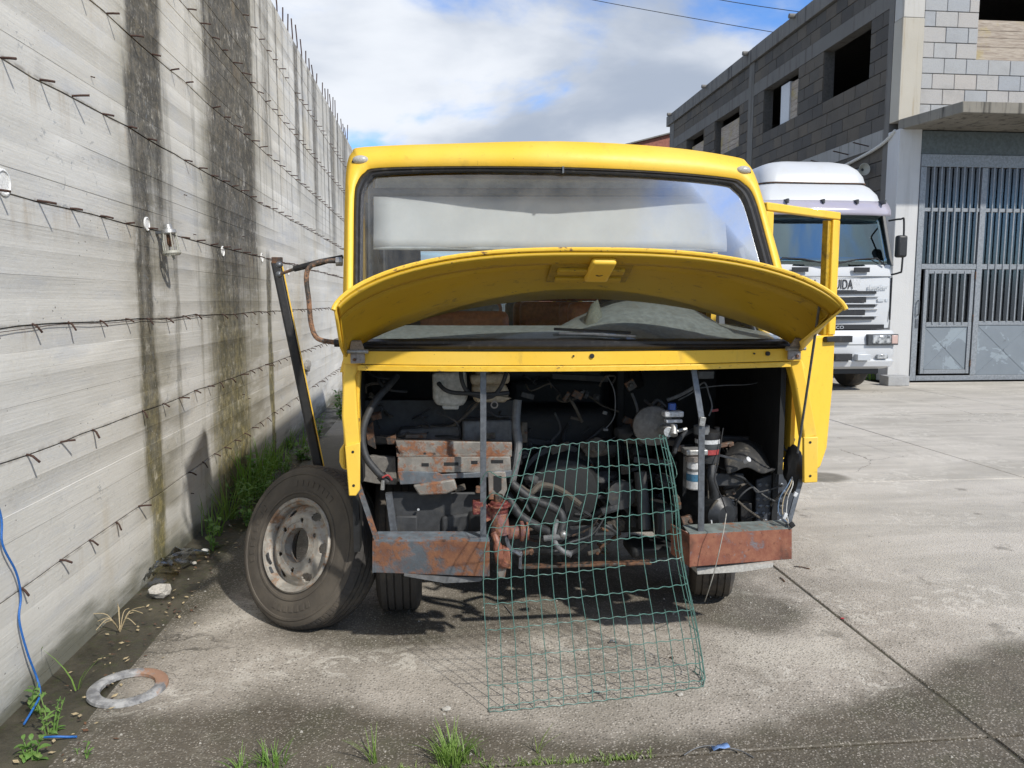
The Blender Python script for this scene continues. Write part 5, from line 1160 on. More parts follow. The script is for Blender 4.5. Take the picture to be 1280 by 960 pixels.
# centre: gearbox, pipes, cross bars
bp('engine_block', G().lathe([(.05, -.14), (.17, -.12), (.20, -.03), (.20, .12), (.23, .16), (.23, .3)], P(700, 610, 3.75), (0, 1, 0), 28), M_DARK, .006)
bp('engine_cover', G().box((.30, 3.85, .62), (.92, 4.2, 1.05)), M_DARK, .06, seg=3); bp('engine_arch', G().lathe([(.16, 0), (.19, 0), (.19, .05), (.16, .05)], P(700, 602, 3.72), (0, 1, 0), 28, loop=True), M_BAY)
hose('coolant_hose', [P(640, 604, 3.42), P(662, 622, 3.40), P(690, 634, 3.38), P(701, 642, 3.36), P(703, 655, 3.35), P(698, 668, 3.34)], .019, M_HOSE, 12)
hose('coolant_hose', [P(634, 618, 3.46), P(648, 642, 3.42), P(668, 656, 3.40), P(692, 668, 3.36)], .021, M_HOSE, 12)
hose('grey_elbow', [P(697, 650, 3.36), P(693, 664, 3.34), P(694, 678, 3.33), P(702, 688, 3.32), P(714, 694, 3.31)], .012, M_HOSEG, 12)
bp('pipe_tip', G().lathe([(.008, -.02), (.0135, -.02), (.0135, .006), (.008, .006)], P(713, 693, 3.31), (.8, -.4, -.3), 14, loop=True), M_HOSEG)
bp('pipe_joint', G().tube([P(680, 673, 3.34), P(708, 670, 3.32)], .014, 10), M_HOSEG); bp('pipe_clamp', G().ball(P(704, 668, 3.32), .018, 10), M_STEELL)
bp('cross_bar', G().box(tuple(P(650, 712, 3.36)), tuple(P(812, 699, 3.40))), M_RUSTD, .004)
bp('cross_bar', G().hexa([P(700, 671, 3.62), P(775, 669, 3.62), P(775, 669, 3.68), P(700, 671, 3.68), P(700, 658, 3.62), P(775, 655, 3.62), P(775, 655, 3.68), P(700, 658, 3.68)]), M_BAY, .004)
hose('brown_cable', [P(715, 670, 3.5), P(738, 660, 3.48), P(750, 645, 3.46), P(765, 635, 3.46)], .005, M_RUSTD, 6)
hose('grey_cable', [P(712, 678, 3.5), P(740, 668, 3.48), P(756, 646, 3.45)], .004, M_BAYL, 6)
bp('hose_stub', G().cyl(P(752, 640, 3.46), P(772, 634, 3.46), .018, n=10), M_BAY)
bp('steering_box', G().box(tuple(P(790, 700, 3.5)), tuple(P(840, 668, 3.7))), M_DARK, .02); bp('drop_arm', G().cyl(P(838, 668, 3.36), P(852, 676, 3.40), .026, n=12), M_RUSTD)
for x, y in ((852, 672), (845, 690)): bp('rusty_lug', G().lump(P(x, y, 3.42), (.025, .03, .02), x, .3, 2), M_RUSTD)
bp('front_axle', G().box((-.05, 3.94, .36), (1.40, 4.04, .46)), M_DARK, .02); bp('chassis_rail', G().box((.14, 3.42, .50), (.22, 9.3, .64)), M_DARK, .01); bp('chassis_rail', G().box((1.02, 3.42, .50), (1.10, 9.3, .64)), M_DARK, .01)
bp('gearbox_tube', G().tube([P(800, 590, 3.55), P(806, 650, 3.5), P(806, 660, 3.5)], .03, 12), M_BAY); bp('pulley', G().lathe([(.02, -.02), (.07, -.02), (.06, 0), (.07, .02), (.02, .02)], P(776, 618, 3.6), (0, 1, 0), 20), M_BAY)
for i, (x, y, r) in enumerate(((780, 540, .05), (760, 560, .06), (796, 566, .045), (752, 600, .055), (786, 640, .04), (742, 640, .05), (676, 588, .06), (726, 570, .04), (668, 650, .035), (655, 566, .03), (812, 596, .04), (764, 596, .035))):
    bp('engine_fitting', G().lump(P(x, y, 3.72), (r, r, r*.8), i, .4, 2), M_BAY if i % 3 == 0 else M_DARK)
# right of bay: brake servo, reservoir, filters, air bottle
sv = bp('brake_servo', G().lathe([(.02, -.05), (.07, -.045), (.092, -.02), (.096, 0), (.092, .03), (.06, .05)], P(816, 532, 3.52), (-.25, -1, .1), 28), worn('servo_grey', (.17, .165, .155), (.08, .07, .055), .5, 8, .6, 0, .3, 40))
rs = bp('fluid_reservoir', G().box(tuple(P(831, 522, 3.36)), tuple(P(850, 512, 3.42))), M_WHITE, .006)
obj('reservoir_base', G().box(tuple(P(833, 529, 3.37)), tuple(P(850, 523, 3.41))), M_WHITE, rs, bevel=.004); obj('reservoir_cap', G().cyl(P(840, 512, 3.39), P(840, 504, 3.39), .019, .018, n=16), M_BLUE, rs)
mc = bp('master_cylinder', G().cyl(P(836, 540, 3.34), P(828, 537, 3.46), .024, n=14), M_GALV, .002); obj('cylinder_boss', G().cyl(P(842, 544, 3.33), P(842, 532, 3.36), .018, n=12), M_GALV, mc); obj('pipe_union', G().cyl(P(846, 539, 3.33), P(858, 536, 3.34), .008, n=8), M_STEELL, mc)
hose('brake_pipe', [P(858, 537, 3.35), P(848, 553, 3.34), P(843, 566, 3.34), P(848, 548, 3.40), P(870, 536, 3.42)], .010)
fl = bp('oil_canister', G().lathe([(.052, 0), (.056, .01), (.056, .085), (.050, .10), (.02, .105)], P(884, 566, 3.40), (0, 0, 1), 24), M_ASH)
obj('canister_lid', G().lathe([(.058, 0), (.060, .008), (.060, .03), (.04, .038)], P(884, 547, 3.40), (0, 0, 1), 24), M_BLK, fl); obj('canister_cap', G().cyl(P(877, 542, 3.37), P(877, 532, 3.37), .036, n=20), M_BAYL, fl); obj('canister_cap', G().cyl(P(896, 541, 3.4), P(896, 534, 3.4), .014, n=12), M_BLK, fl)
for za, zb, m_ in ((553, 548, M_WHITE), (566, 560, M_LABEL)):
    q, q2 = P(884, za, 3.40), P(884, zb, 3.40); obj('canister_label', G().lathe([(.0572, 0), (.0572, q2.z-q.z)], q, (0, 0, 1), 24), m_, fl)
obj('canister_bowl', G().lathe([(.02, 0), (.045, .01), (.050, .05)], P(886, 580, 3.40), (0, 0, 1), 20), M_BAY, fl)
ff = bp('fuel_filter', G().lathe([(.030, 0), (.036, .006), (.036, .125), (.030, .135)], P(868, 611, 3.32), (0, 0, 1), 22), M_WHITE)
q = P(868, 600, 3.32); obj('filter_label', G().lathe([(.0368, 0), (.0368, .032)], q, (0, 0, 1), 22), M_BLUEL, ff); q = P(868, 588, 3.32); obj('filter_label', G().lathe([(.0366, 0), (.0366, .012)], q, (0, 0, 1), 22), M_HOSEG, ff)
obj('filter_head', G().box(tuple(P(858, 570, 3.30)), tuple(P(878, 558, 3.38))), M_GALV, ff, bevel=.006); obj('filter_collar', G().cyl(P(868, 576, 3.32), P(868, 570, 3.32), .040, n=20), M_HINGE, ff)
hose('down_pipe', [P(890, 582, 3.38), P(889, 596, 3.36), P(893, 612, 3.36), P(893, 622, 3.37)], .020, M_HOSE, 12)
bt = bp('air_bottle', G().lathe([(.005, -.19), (.05, -.18), (.078, -.15), (.086, -.10), (.086, .10), (.05, .13)], P(886, 637, 3.52), (.35, -1, 0), 26), worn('bottle_black', (.022, .024, .027), (.09, .085, .08), .3, 6, .4, 0, .15, 50))
obj('drain_cock', G().tube([P(889, 650, 3.36), P(890, 657, 3.35), P(896, 655, 3.34)], .005, 6), M_GALV, bt); obj('drain_cock', G().cyl(P(889, 657, 3.35), P(886, 661, 3.35), .006, n=6), M_GALV, bt)
rows = []
for i in range(15):
    t = i/14; x = 905+(965-905)*t; 
    rows.append([P(x, 562+6*t-14*math.sin(math.pi*t)+16*max(0, t-.7), 3.55), P(x, 578-22*math.sin(math.pi*t*.9)+20*t, 3.42), P(x+4, 592-6*math.sin(math.pi*t)+6*t*math.cos(t*9), 3.36)])
bp('wheel_arch_rubber', G().grid(rows), worn('dusty_rubber', (.03, .03, .03), (.14, .125, .10), .6, 7, .8, 0, .4, 40), solid=.008)
pl('arch_panel', [(900, 545), (996, 548), (990, 562), (905, 560)], 3.72, .04, M_BAY, .01); pl('arch_panel', [(918, 560), (965, 566), (960, 585), (915, 580)], 3.60, .04, M_BAY, .02)
pl('arch_shelf', [(893, 592), (930, 592), (931, 606), (926, 608), (893, 608)], 3.42, .02, M_BAY, .006)
pl('mud_flap', [(905, 605), (946, 600), (943, 663), (906, 664)], 3.58, .02, M_BLK, .01); mb = pl('mud_flap_box', [(911, 631), (922, 630), (923, 664), (911, 664)], 3.50, .05, M_BLK, .004); pl('mud_flap_box', [(926, 629), (940, 629), (940, 662), (926, 663)], 3.50, .05, M_BLK, .004)
obj('flap_bolt', G().cyl(P(917, 624, 3.555), P(917, 624, 3.58), .008, n=10), M_STEELL, mb)
bst = pl('step_plate', [(946, 600), (980, 588), (1000, 596), (984, 662), (944, 663)], 3.52, .02, worn('step_slate', (.055, .062, .075), (.09, .085, .075), .3, 6, .5, .1, .2, 60))
for r_ in range(6):
    for c_ in range(4):
        x, y = 950+c_*9+(r_ % 2)*4-r_*1.2, 606+r_*9
        if x < 983-r_*1.5: obj('tread_stud', G().ball(P(x, y, 3.518), (.012, .004, .010), 8), M_STEEL, bst)
bp('lamp_connector_arm', G().bar(P(899, 569, 3.40), P(932, 577, 3.33), .009, .006, (0, 0, 1)), M_STEEL); bp('lamp_connector', G().cyl(P(931, 577, 3.32), P(936, 574, 3.30), .011, .013, n=10), M_WHITE)
hose('control_cable', [P(904, 535, 3.36), P(900, 560, 3.34), P(896, 585, 3.32), P(893, 600, 3.31), P(902, 622, 3.30), P(908, 640, 3.30)], .003, M_BLK, 6)
hose('pull_cord', [P(908, 642, 3.16), P(904, 666, 3.12), P(894, 710, 3.13), P(885, 740, 3.2), P(881, 752, 3.62)], .0022, worn('grey_cord', (.36, .35, .31), (.2, .18, .15), .3, 10, .8, 0, .1, 50), 6)
cb = (('blue', (.10, .16, .25)), ('tan', (.40, .33, .22)), ('white', (.5, .5, .48)))
for i, (nm, c_) in enumerate(cb):
    hose('loom_wire', [P(990, 596, 3.36), P(985+i*3, 606, 3.33), P(975+i*5, 622, 3.32), P(973+i*5, 640, 3.31), P(981+i*2, 650, 3.30), P(990-i*2, 656+i*2, 3.30)], .0026, worn('wire_'+nm, c_, (.1, .09, .08), .3, 20, .6, 0, .1, 50), 6)
bp('wire_plug', G().obox(P(981, 645, 3.29), (.016, .012, .03), Matrix.Rotation(.4, 3, 'Y')), M_WHITE, .002); bp('wire_plug', G().obox(P(990, 656, 3.29), (.022, .012, .024), Matrix.Rotation(-.6, 3, 'Y')), M_BLK, .002); bp('wire_plug', G().obox(P(994, 618, 3.30), (.018, .012, .022), Matrix.Rotation(.5, 3, 'Y')), M_WHITE, .002)
bp('lamp_pod', G().lump(P(992, 585, 3.40), (.045, .05, .11), 5, .25, 3), M_BLK)
hose('bay_wire', [P(848, 500, 3.62), P(866, 490, 3.58), P(880, 478, 3.56), P(886, 492, 3.55), P(890, 508, 3.54), P(886, 520, 3.54)], .004, M_BAYL, 6)
hose('bay_wire', [P(868, 486, 3.6), P(900, 482, 3.6), P(940, 480, 3.62), P(960, 472, 3.65)], .003, M_BAYL, 6); hose('bay_pipe', [P(834, 500, 3.6), P(850, 494, 3.58), P(868, 484, 3.56)], .009, M_BAYL, 8)
hose('bay_pipe', [P(790, 492, 3.7), P(796, 508, 3.65), P(798, 524, 3.62)], .007, M_BAYL, 8); bp('relay_box', G().box(tuple(P(873, 474, 3.62)), tuple(P(888, 462, 3.68))), M_BAYL, .006)
hose('bay_wire', [P(806, 500, 3.6), P(814, 506, 3.56), P(822, 500, 3.55), P(832, 508, 3.55)], .008, M_BAY, 8); pl('fuse_label', [(890, 512), (898, 511), (898, 514), (890, 515)], 3.62, .003, M_LABEL, 0)
hose('hanging_wire', [P(759, 470, 3.66), P(768, 490, 3.64), P(768, 520, 3.63), P(757, 536, 3.63)], .003, M_BAYL, 6); bp('wire_plug', G().obox(P(757, 537, 3.62), (.024, .012, .012), Matrix.Identity(3)), M_BAYL, .002); bp('wire_plug', G().obox(P(756, 516, 3.63), (.022, .012, .016), Matrix.Rotation(.3, 3, 'Y')), M_BAYL, .002)
# wheels under the bus
def roadwheel(c, yaw, nm='wheel'):
    ax = V((math.cos(yaw), math.sin(yaw), 0))
    prof = [(.20, -.10), (.33, -.112), (.375, -.100), (.392, -.085)]
    for h in (-.055, -.02, .02, .055): prof += [(.394, h-.004), (.386, h-.003), (.386, h+.003), (.394, h+.004)]
    prof += [(.392, .085), (.375, .100), (.33, .112), (.20, .10)]
    w_ = bp(nm, G().lathe(prof, c, ax, 48), M_TYRE); obj('rim', G().lathe([(.21, -.1), (.19, -.06), (.05, -.05), (.05, .05), (.19, .06), (.21, .1)], c, ax, 28), M_RIM, w_); return w_
roadwheel((-.20, 3.98, .392), .02); roadwheel((1.50, 4.00, .392), -.30)
for X in (-.15, 1.42): roadwheel((X, 8.0, .392), 0.); 
bp('fuel_tank', G().box((.25, 6.3, .38), (1.0, 7.3, .62)), M_DARK, .04); bp('rear_axle', G().cyl((-.1, 8.0, .392), (1.4, 8.0, .392), .06), M_DARK)
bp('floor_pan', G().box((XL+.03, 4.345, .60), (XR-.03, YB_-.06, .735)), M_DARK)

# looms, pipes and brackets packed into the dark of the bay
cr = random.Random(31)
def clutter(n, xr, yr, Yr, mats, rr, nm):
    for i in range(n):
        x, y = cr.uniform(*xr), cr.uniform(*yr); Yq = cr.uniform(*Yr); pts = [P(x, y, Yq)]; dx, dy = cr.uniform(-26, 26), cr.uniform(-6, 30)
        for j in range(cr.choice((3, 4, 4, 5))):
            dx = dx*.6+cr.uniform(-18, 18); dy = dy*.5+cr.uniform(-14, 18); x = min(max(x+dx, xr[0]), xr[1]); y = min(max(y+dy, yr[0]), yr[1]); pts.append(P(x, y, Yq+cr.uniform(-.06, .06)))
        hose(nm, pts, cr.uniform(*rr), cr.choice(mats), 7)
M_DUST = worn('dusty_brown', (.085, .074, .060), (.16, .13, .095), .5, 7, .9, 0, .5, 50)
clutter(18, (655, 850), (470, 560), (3.62, 4.0), (M_BAY, M_HOSE, M_DUST), (.003, .008), 'bay_wire')
clutter(18, (650, 850), (560, 690), (3.55, 3.8), (M_BAY, M_HOSE, M_DUST, M_RUSTD), (.005, .014), 'bay_pipe')
clutter(12, (455, 640), (462, 545), (3.6, 3.75), (M_BAY, M_HOSE, M_DUST), (.003, .008), 'bay_wire')
clutter(14, (885, 985), (540, 655), (3.42, 3.55), (M_BAY, M_HOSE, M_DUST), (.003, .008), 'bay_wire')
for i in range(40):
    x, y = cr.uniform(655, 850), cr.uniform(480, 690); q = P(x, y, cr.uniform(3.62, 3.85)); a = cr.uniform(-.8, .8)
    g = G(); w_, h_ = cr.uniform(.02, .07), cr.uniform(.015, .05); g.obox(q, (w_, .02, h_), Matrix.Rotation(a, 3, 'Y') @ Matrix.Rotation(cr.uniform(-.5, .5), 3, 'Z'))
    if i % 2: g.cyl(q+V((0, -.02, 0)), q+V((0, .01, 0)), .012, n=8)
    bp('bay_bracket', g, cr.choice((M_BAY, M_DUST, M_RUSTD, M_BAY)), .003, kind='stuff')
for x, y, s_, m_ in ((640, 575, 1, M_DUST), (668, 600, 1, M_BAY), (742, 560, 1.2, M_DUST), (800, 625, 1, M_DUST), (770, 655, 1, M_DUST), (830, 600, .9, M_BAY), (842, 640, .9, M_DUST), (724, 640, .8, M_BAY)):
    bp('casting', G().lump(P(x, y, 3.66), (.05*s_, .05, .035*s_), x, .55, 3), m_)
for (x0, y0, x1, y1, Yq, m_) in ((452, 548, 500, 552, 3.62, M_DUST), (640, 548, 700, 556, 3.85, M_BAY), (690, 470, 760, 474, 3.95, M_BAY), (780, 550, 850, 554, 3.7, M_DUST), (792, 574, 846, 580, 3.66, M_BAY)):
    bp('support_bar', G().bar(P(x0, y0, Yq), P(x1, y1, Yq), .03, .02, (0, 0, 1)), m_, .003)

M_RDUST = rust('rust_dust', (.12, .10, .08), .55, (.10, .05, .03), (.19, .10, .06), 9)
for x, y, w_, h_, Yq, m_ in ((470, 520, .05, .03, 3.6, M_RDUST), (520, 545, .10, .02, 3.56, M_RDUST), (610, 545, .07, .03, 3.56, M_DUST), (655, 540, .03, .10, 3.62, M_DUST), (905, 556, .09, .02, 3.50, M_RDUST), (950, 560, .10, .025, 3.56, M_DUST), (912, 615, .05, .03, 3.48, M_DUST), (965, 575, .05, .04, 3.50, M_DUST), (850, 560, .04, .03, 3.42, M_RDUST), (858, 650, .05, .04, 3.44, M_RDUST), (846, 628, .03, .07, 3.46, M_DUST), (660, 690, .05, .02, 3.36, M_RDUST), (600, 612, .04, .03, 3.40, M_RDUST), (575, 610, .05, .02, 3.40, M_DUST), (742, 690, .06, .02, 3.45, M_DUST), (700, 560, .10, .04, 3.7, M_DUST)):
    g = G(); q = P(x, y, Yq); g.obox(q, (w_, .03, h_), Matrix.Rotation(cr.uniform(-.3, .3), 3, 'Y') @ Matrix.Rotation(cr.uniform(-.3, .3), 3, 'X')); bp('dusty_bracket', g, m_, .004)
    bp('bracket_bolt', G().cyl(q+V((w_*.25, -.022, 0)), q+V((w_*.25, -.012, 0)), .008, n=6), M_RUSTD)

# ================================================================ SPARE WHEEL
n_ = (-_rt*.62+_up*.30-ray(385, 683).normalized()*.75).normalized(); n_.z = .27; n_.normalize()
TR = .405; fc = P(370, 673, 3.80); low = (TR-.01)*math.sqrt(1-n_.z**2); fc.z = low+.012+n_.z*.03
sp = thing('spare_wheel', (fc.x, fc.y, 0), 'worn spare wheel with rusty six-hole steel rim leaning against the front corner of the bus', 'wheel')
prof = [(.215, -.205), (.30, -.222), (.36, -.215), (.385, -.20), (.398, -.180)]
for h in (-.150, -.118, -.086, -.054): prof += [(TR, h-.005), (TR-.007, h-.003), (TR-.007, h+.003), (TR, h+.005)]
prof += [(.400, -.026), (.392, -.012)]
ty = obj('tyre', G().lathe(prof+[(.39, -.008), (.30, -.001), (.215, -.02)], fc, n_, 96, loop=True), M_TYRE, sp)
obj('sidewall', G().lathe([(.388, -.0065), (.378, .001), (.365, .003), (.362, .0075), (.352, .008), (.349, .004), (.335, .006), (.31, .008), (.285, .008), (.270, .006), (.268, .010), (.258, .010), (.256, .004), (.232, -.002), (.222, -.012)], fc, n_, 96, cap=False), M_SIDE, ty)
u_ = (_up-n_*_up.dot(n_)).normalized(); v_ = n_.cross(u_)
if v_.dot(_rt) < 0: v_ = -v_
def on(r, a, h=0.): return fc+u_*(r*math.cos(a))+v_*(r*math.sin(a))+n_*h
blk_ = G()
for a0, na in ((R(250), 8), (R(150), 7), (R(-12), 8)):       # raised moulding on the sidewall, worn flat
    for i in range(na):
        a = a0+i*R(7.2); w_ = R(2.1)
        blk_.hexa([on(.292, a-w_, .007), on(.292, a+w_, .007), on(.322, a+w_, .007), on(.322, a-w_, .007), on(.292, a-w_, .0105), on(.292, a+w_, .0105), on(.322, a+w_, .0105), on(.322, a-w_, .0105)])
obj('sidewall_moulding', blk_, M_SIDE, ty, kind='stuff')
lug = G()
for i in range(90):                                          # shoulder lugs round the tread edge
    a = 2*math.pi*i/90; w_ = R(1.3)
    lug.hexa([on(.388, a-w_, -.008), on(.388, a+w_, -.008), on(.402, a+w_, -.03), on(.402, a-w_, -.03), on(.390, a-w_, -.006), on(.390, a+w_, -.006), on(.404, a+w_, -.03), on(.404, a-w_, -.03)])
obj('tread_lug', lug, M_TYRE, ty, kind='stuff')
# rim: flange, well, disc with five-ish hand holes and six stud holes built as real openings
rim = obj('rim', G().lathe([(.228, -.012), (.232, .004), (.226, .010), (.217, .006), (.214, -.006), (.206, -.012), (.200, -.03), (.196, -.16), (.215, -.195), (.22, -.205)], fc, n_, 72, cap=False), M_RIM, sp, solid=.004)
bmd = bmesh.new(); NA = 144
def dprof(r):                            # dish depth of the disc
    if r > .182: return -.030-.010*(r-.182)/.018
    if r > .145: t = (r-.145)/.037; return -.004-.026*(t*t*(3-2*t))
    return -.004-.004*(r < .115)
rad = [.084+.116*i/44 for i in range(45)]
vs = [[bmd.verts.new(on(r, 2*math.pi*j/NA, dprof(r))) for j in range(NA)] for r in rad]
holes = [(.171, R(60*i+30), .0265, .0185) for i in range(6)]+[(.122, R(60*i+2), .0115, .0115) for i in range(6)]
for i in range(44):
    for j in range(NA):
        r = (rad[i]+rad[i+1])/2; a = 2*math.pi*(j+.5)/NA; skip = False
        for hr, ha, wt_, wr_ in holes:
            da = (a-ha+math.pi) % (2*math.pi)-math.pi
            if (da*hr/wt_)**2+((r-hr)/wr_)**2 < 1: skip = True; break
        if not skip: bmd.faces.new([vs[i][j], vs[i][(j+1) % NA], vs[i+1][(j+1) % NA], vs[i+1][j]])
gg = G(); gg.b.free(); gg.b = bmd; bmesh.ops.delete(bmd, geom=[v for v in bmd.verts if not v.link_faces], context='VERTS')
bmesh.ops.smooth_vert(bmd, verts=[v for v in bmd.verts if v.is_boundary], factor=.5, use_axis_x=True, use_axis_y=True, use_axis_z=True)
obj('rim_disc', gg, M_RIM, rim, solid=.009, offset=-1)
obj('hub_bore', G().lathe([(.084, -.002), (.082, -.05), (.084, -.004)], fc, n_, 40, cap=False), M_RIM, rim)
obj('valve', G().tube([on(.200, R(236), -.01), on(.196, R(244), .004), on(.195, R(252), .008)], .006, 8), M_BLK, rim); obj('balance_weight', G().bar(on(.207, R(222), -.005), on(.209, R(232), -.005), .012, .008, n_), M_STEEL, rim)

# ---- flat metal ring on the ground
rc = PZ(160, 856, .02)
def ringm(k):
    p = k.pos(); x, y, z = k.sep(p); a = k.noise(p, 16, 5, .65); 
    f = k.sm(k.m('ADD', k.m('SUBTRACT', x, rc.x), k.m('ADD', k.m('MULTIPLY', k.m('SUBTRACT', y, rc.y), .9), k.m('MULTIPLY', k.m('SUBTRACT', a, .5), .35))), .105, .15)
    c = k.mix(k.sm(a, .35, .65), (.15, .15, .155), (.38, .38, .375)); c = k.mix(k.sm(k.noise(p, 30, 4), .6, .72), c, (.06, .06, .065))
    return pr(k, k.mix(f, c, k.mix(a, (.22, .12, .075), (.36, .215, .145))), .6, 0., k.bump(a, .004, .4))
M_RING = mat('ring_metal', ringm)
obj('metal_ring', G().lathe([(.104, .0), (.152, .0), (.155, .004), (.153, .014), (.142, .019), (.112, .019), (.104, .014)], (rc.x, rc.y, .001), (.01, -.02, 1), 64, loop=True), M_RING, label='flat grey metal ring with one rust-orange section lying on the concrete', cat='ring')

# ================================================================ GREEN WIRE FENCE SCRAP
fen = thing('wire_fence', (.64, 2.9, 0), 'scrap of green plastic-coated welded wire mesh leaning on the open bus front', 'wire mesh')
LY = [562, 595, 624, 660, 690, 724, 755, 788, 823, 857, 885, 893]; LX = [652, 641, 632, 611, 606, 604, 605, 607, 608, 610, 611, 612]
RY = [548, 580, 609, 638, 667, 697, 730, 762, 797, 828, 850, 861]; RX = [833, 840, 845, 849, 851, 854, 860, 867, 874, 879, 882, 880]
YT, YB2 = 3.10, 2.86
def fpt(u, v):                           # u 0..1 flat part, 1..1.3 curl; v row index 0..11
    i = min(int(v), 10); t = v-i
    lx, ly, rx, ry = (LX[i]*(1-t)+LX[i+1]*t, LY[i]*(1-t)+LY[i+1]*t, RX[i]*(1-t)+RX[i+1]*t, RY[i]*(1-t)+RY[i+1]*t)
    w_ = v/11; Yl = YT*(1-w_)+2.845*w_; Yr = YT*(1-w_)+2.955*w_
    uu = min(u, 1.); a, b = P(lx, ly, Yl), P(rx-4, ry, Yr); p = a.lerp(b, uu)
    p += V((0, -.05*math.sin(math.pi*uu)*(.3+.7*math.sin(math.pi*min(1, v/9))), 0)) + V((0, 0, (.012+.006*math.sin(v*2))*math.sin(math.pi*uu)))
    if u > 1:
        th = (u-1)*9.0; r_ = .055+.012*w_; p += V((r_*.42*math.sin(th), r_*(1-math.cos(th))+.02*(u-1), -.01*(u-1)))
    if v > 10.4: p.z = max(p.z, .006)
    return p
US = [i/15 for i in range(16)]+[1.055, 1.11, 1.165, 1.22, 1.28]
for ci, u in enumerate(US):
    v0 = 0. if u > .02 else 0.
    if ci in (13,): segs = [(0, 5.05)]+[(6.9, 11)] 
    elif ci in (11, 12): segs = [(0, 4.0), (6.95, 11)] if ci == 11 else [(0, 11)]
    else: segs = [(0, 11)]
    for a, b in segs:
        pts = []; m_ = int((b-a)*3)+1
        for j in range(m_+1):
            v = a+(b-a)*j/m_; p = fpt(u, v); jit = .004*mnoise.noise(V((ci*1.3, v*.9, 3))); pts.append(p+V((jit, jit*.6, 0)))
        obj('vertical_wire', G().tube(pts, .0019, 5), M_WIRE, fen)
for v in range(12):
    rngs = [(0, 1.3)] if v != 5 else [(0, .70), (.83, 1.3)]
    if v == 0: rngs = [(-.02, 1.27)]
    for a, b in rngs:
        pts = []; m_ = int((b-a)*90)
        for j in range(m_+1):
            u = a+(b-a)*j/m_; p = fpt(max(u, 0), v); 
            if u < 0: p += V((u*.6, 0, u*.8))
            pts.append(p+V((0, -.003, .0028*math.sin(u*2*math.pi*15))))
        obj('horizontal_wire', G().tube(pts, .0019, 5), M_WIRE, fen)
for pts in ([fpt(0, 1), fpt(0, 1)+V((-.05, .02, -.01)), fpt(0, 1)+V((-.10, .05, .01)), fpt(0, 1)+V((-.13, .08, -.05))], [fpt(0, 2), fpt(0, 2)+V((-.05, .03, .02)), fpt(0, 2)+V((-.09, .05, -.03))], [fpt(1.28, .5), fpt(1.25, 1.)+V((.02, .02, .03)), fpt(1.1, 1.5)+V((.015, 0, 0)), fpt(1.28, 2)]):
    obj('loose_wire', G().tube(smoothpts(pts, 5), .0019, 5), M_WIRE, fen)

# ================================================================ PLANTS
def blade(g, base, h, ang, lean, wd, seg=4, curl=.6):
    d = V((math.cos(ang), math.sin(ang), 0)); s_ = V((-d.y, d.x, 0)); prev = None
    for i in range(seg+1):
        t = i/seg; p = base + d*(lean*h*t**1.6) + V((0, 0, h*(t-curl*lean*.45*t*t))); w_ = wd*(1-t**1.7)+.0004
        cur = (g.b.verts.new(p-s_*w_), g.b.verts.new(p+s_*w_))
        if prev: g.b.faces.new([prev[0], prev[1], cur[1], cur[0]])
        prev = cur
def rk(x, y, f=None): return V((x, y, 0))
def grass(loc, n, h, spread, wd, label, seed, m_=None, lean=.7, group=None):
    rnd_ = random.Random(seed); g = G()
    for i in range(n):
        a = rnd_.random()*6.283; r_ = spread*math.sqrt(rnd_.random())
        blade(g, V((loc[0]+r_*math.cos(a), loc[1]+r_*math.sin(a), loc[2] if len(loc) > 2 else -.005)), h*rnd_.uniform(.45, 1.1), rnd_.random()*6.283 if rnd_.random() < .4 else a, lean*rnd_.uniform(.15, 1.1), wd*rnd_.uniform(.6, 1.2))
    o = obj('grass_tuft', g, m_ or M_GRASS, label=label, cat='grass', group=group, ang=180); return o
LEAFS = {}
def leafmesh(kind):
    if kind in LEAFS: return LEAFS[kind]
    g = G(); n = 7
    for s in (-1, 1):
        prev = None
        for i in range(n+1):
            t = i/n; w_ = (.30 if kind == 'broad' else .16)*math.sin(math.pi*min(1, t*.97+.03))**(.7 if kind == 'broad' else .9); 
            if kind == 'fern': w_ = .22*(1-t)*(1.0 if i % 2 else .25)+.01
            z = .18*math.sin(t*2.2)-.25*t*t; a = g.b.verts.new((t, 0, z)); b = g.b.verts.new((t-(.04 if kind == 'fern' else 0), s*w_, z+.10*w_*2))
            if prev: g.b.faces.new([prev[0], a, b, prev[1]] if s > 0 else [prev[0], prev[1], b, a])
            prev = (a, b)
    bmesh.ops.remove_doubles(g.b, verts=g.b.verts, dist=.0001)
    me = bpy.data.meshes.new('leaf'); g.b.to_mesh(me); g.b.free(); me.shade_smooth(); me.materials.append(M_LEAF); LEAFS[kind] = me; return me
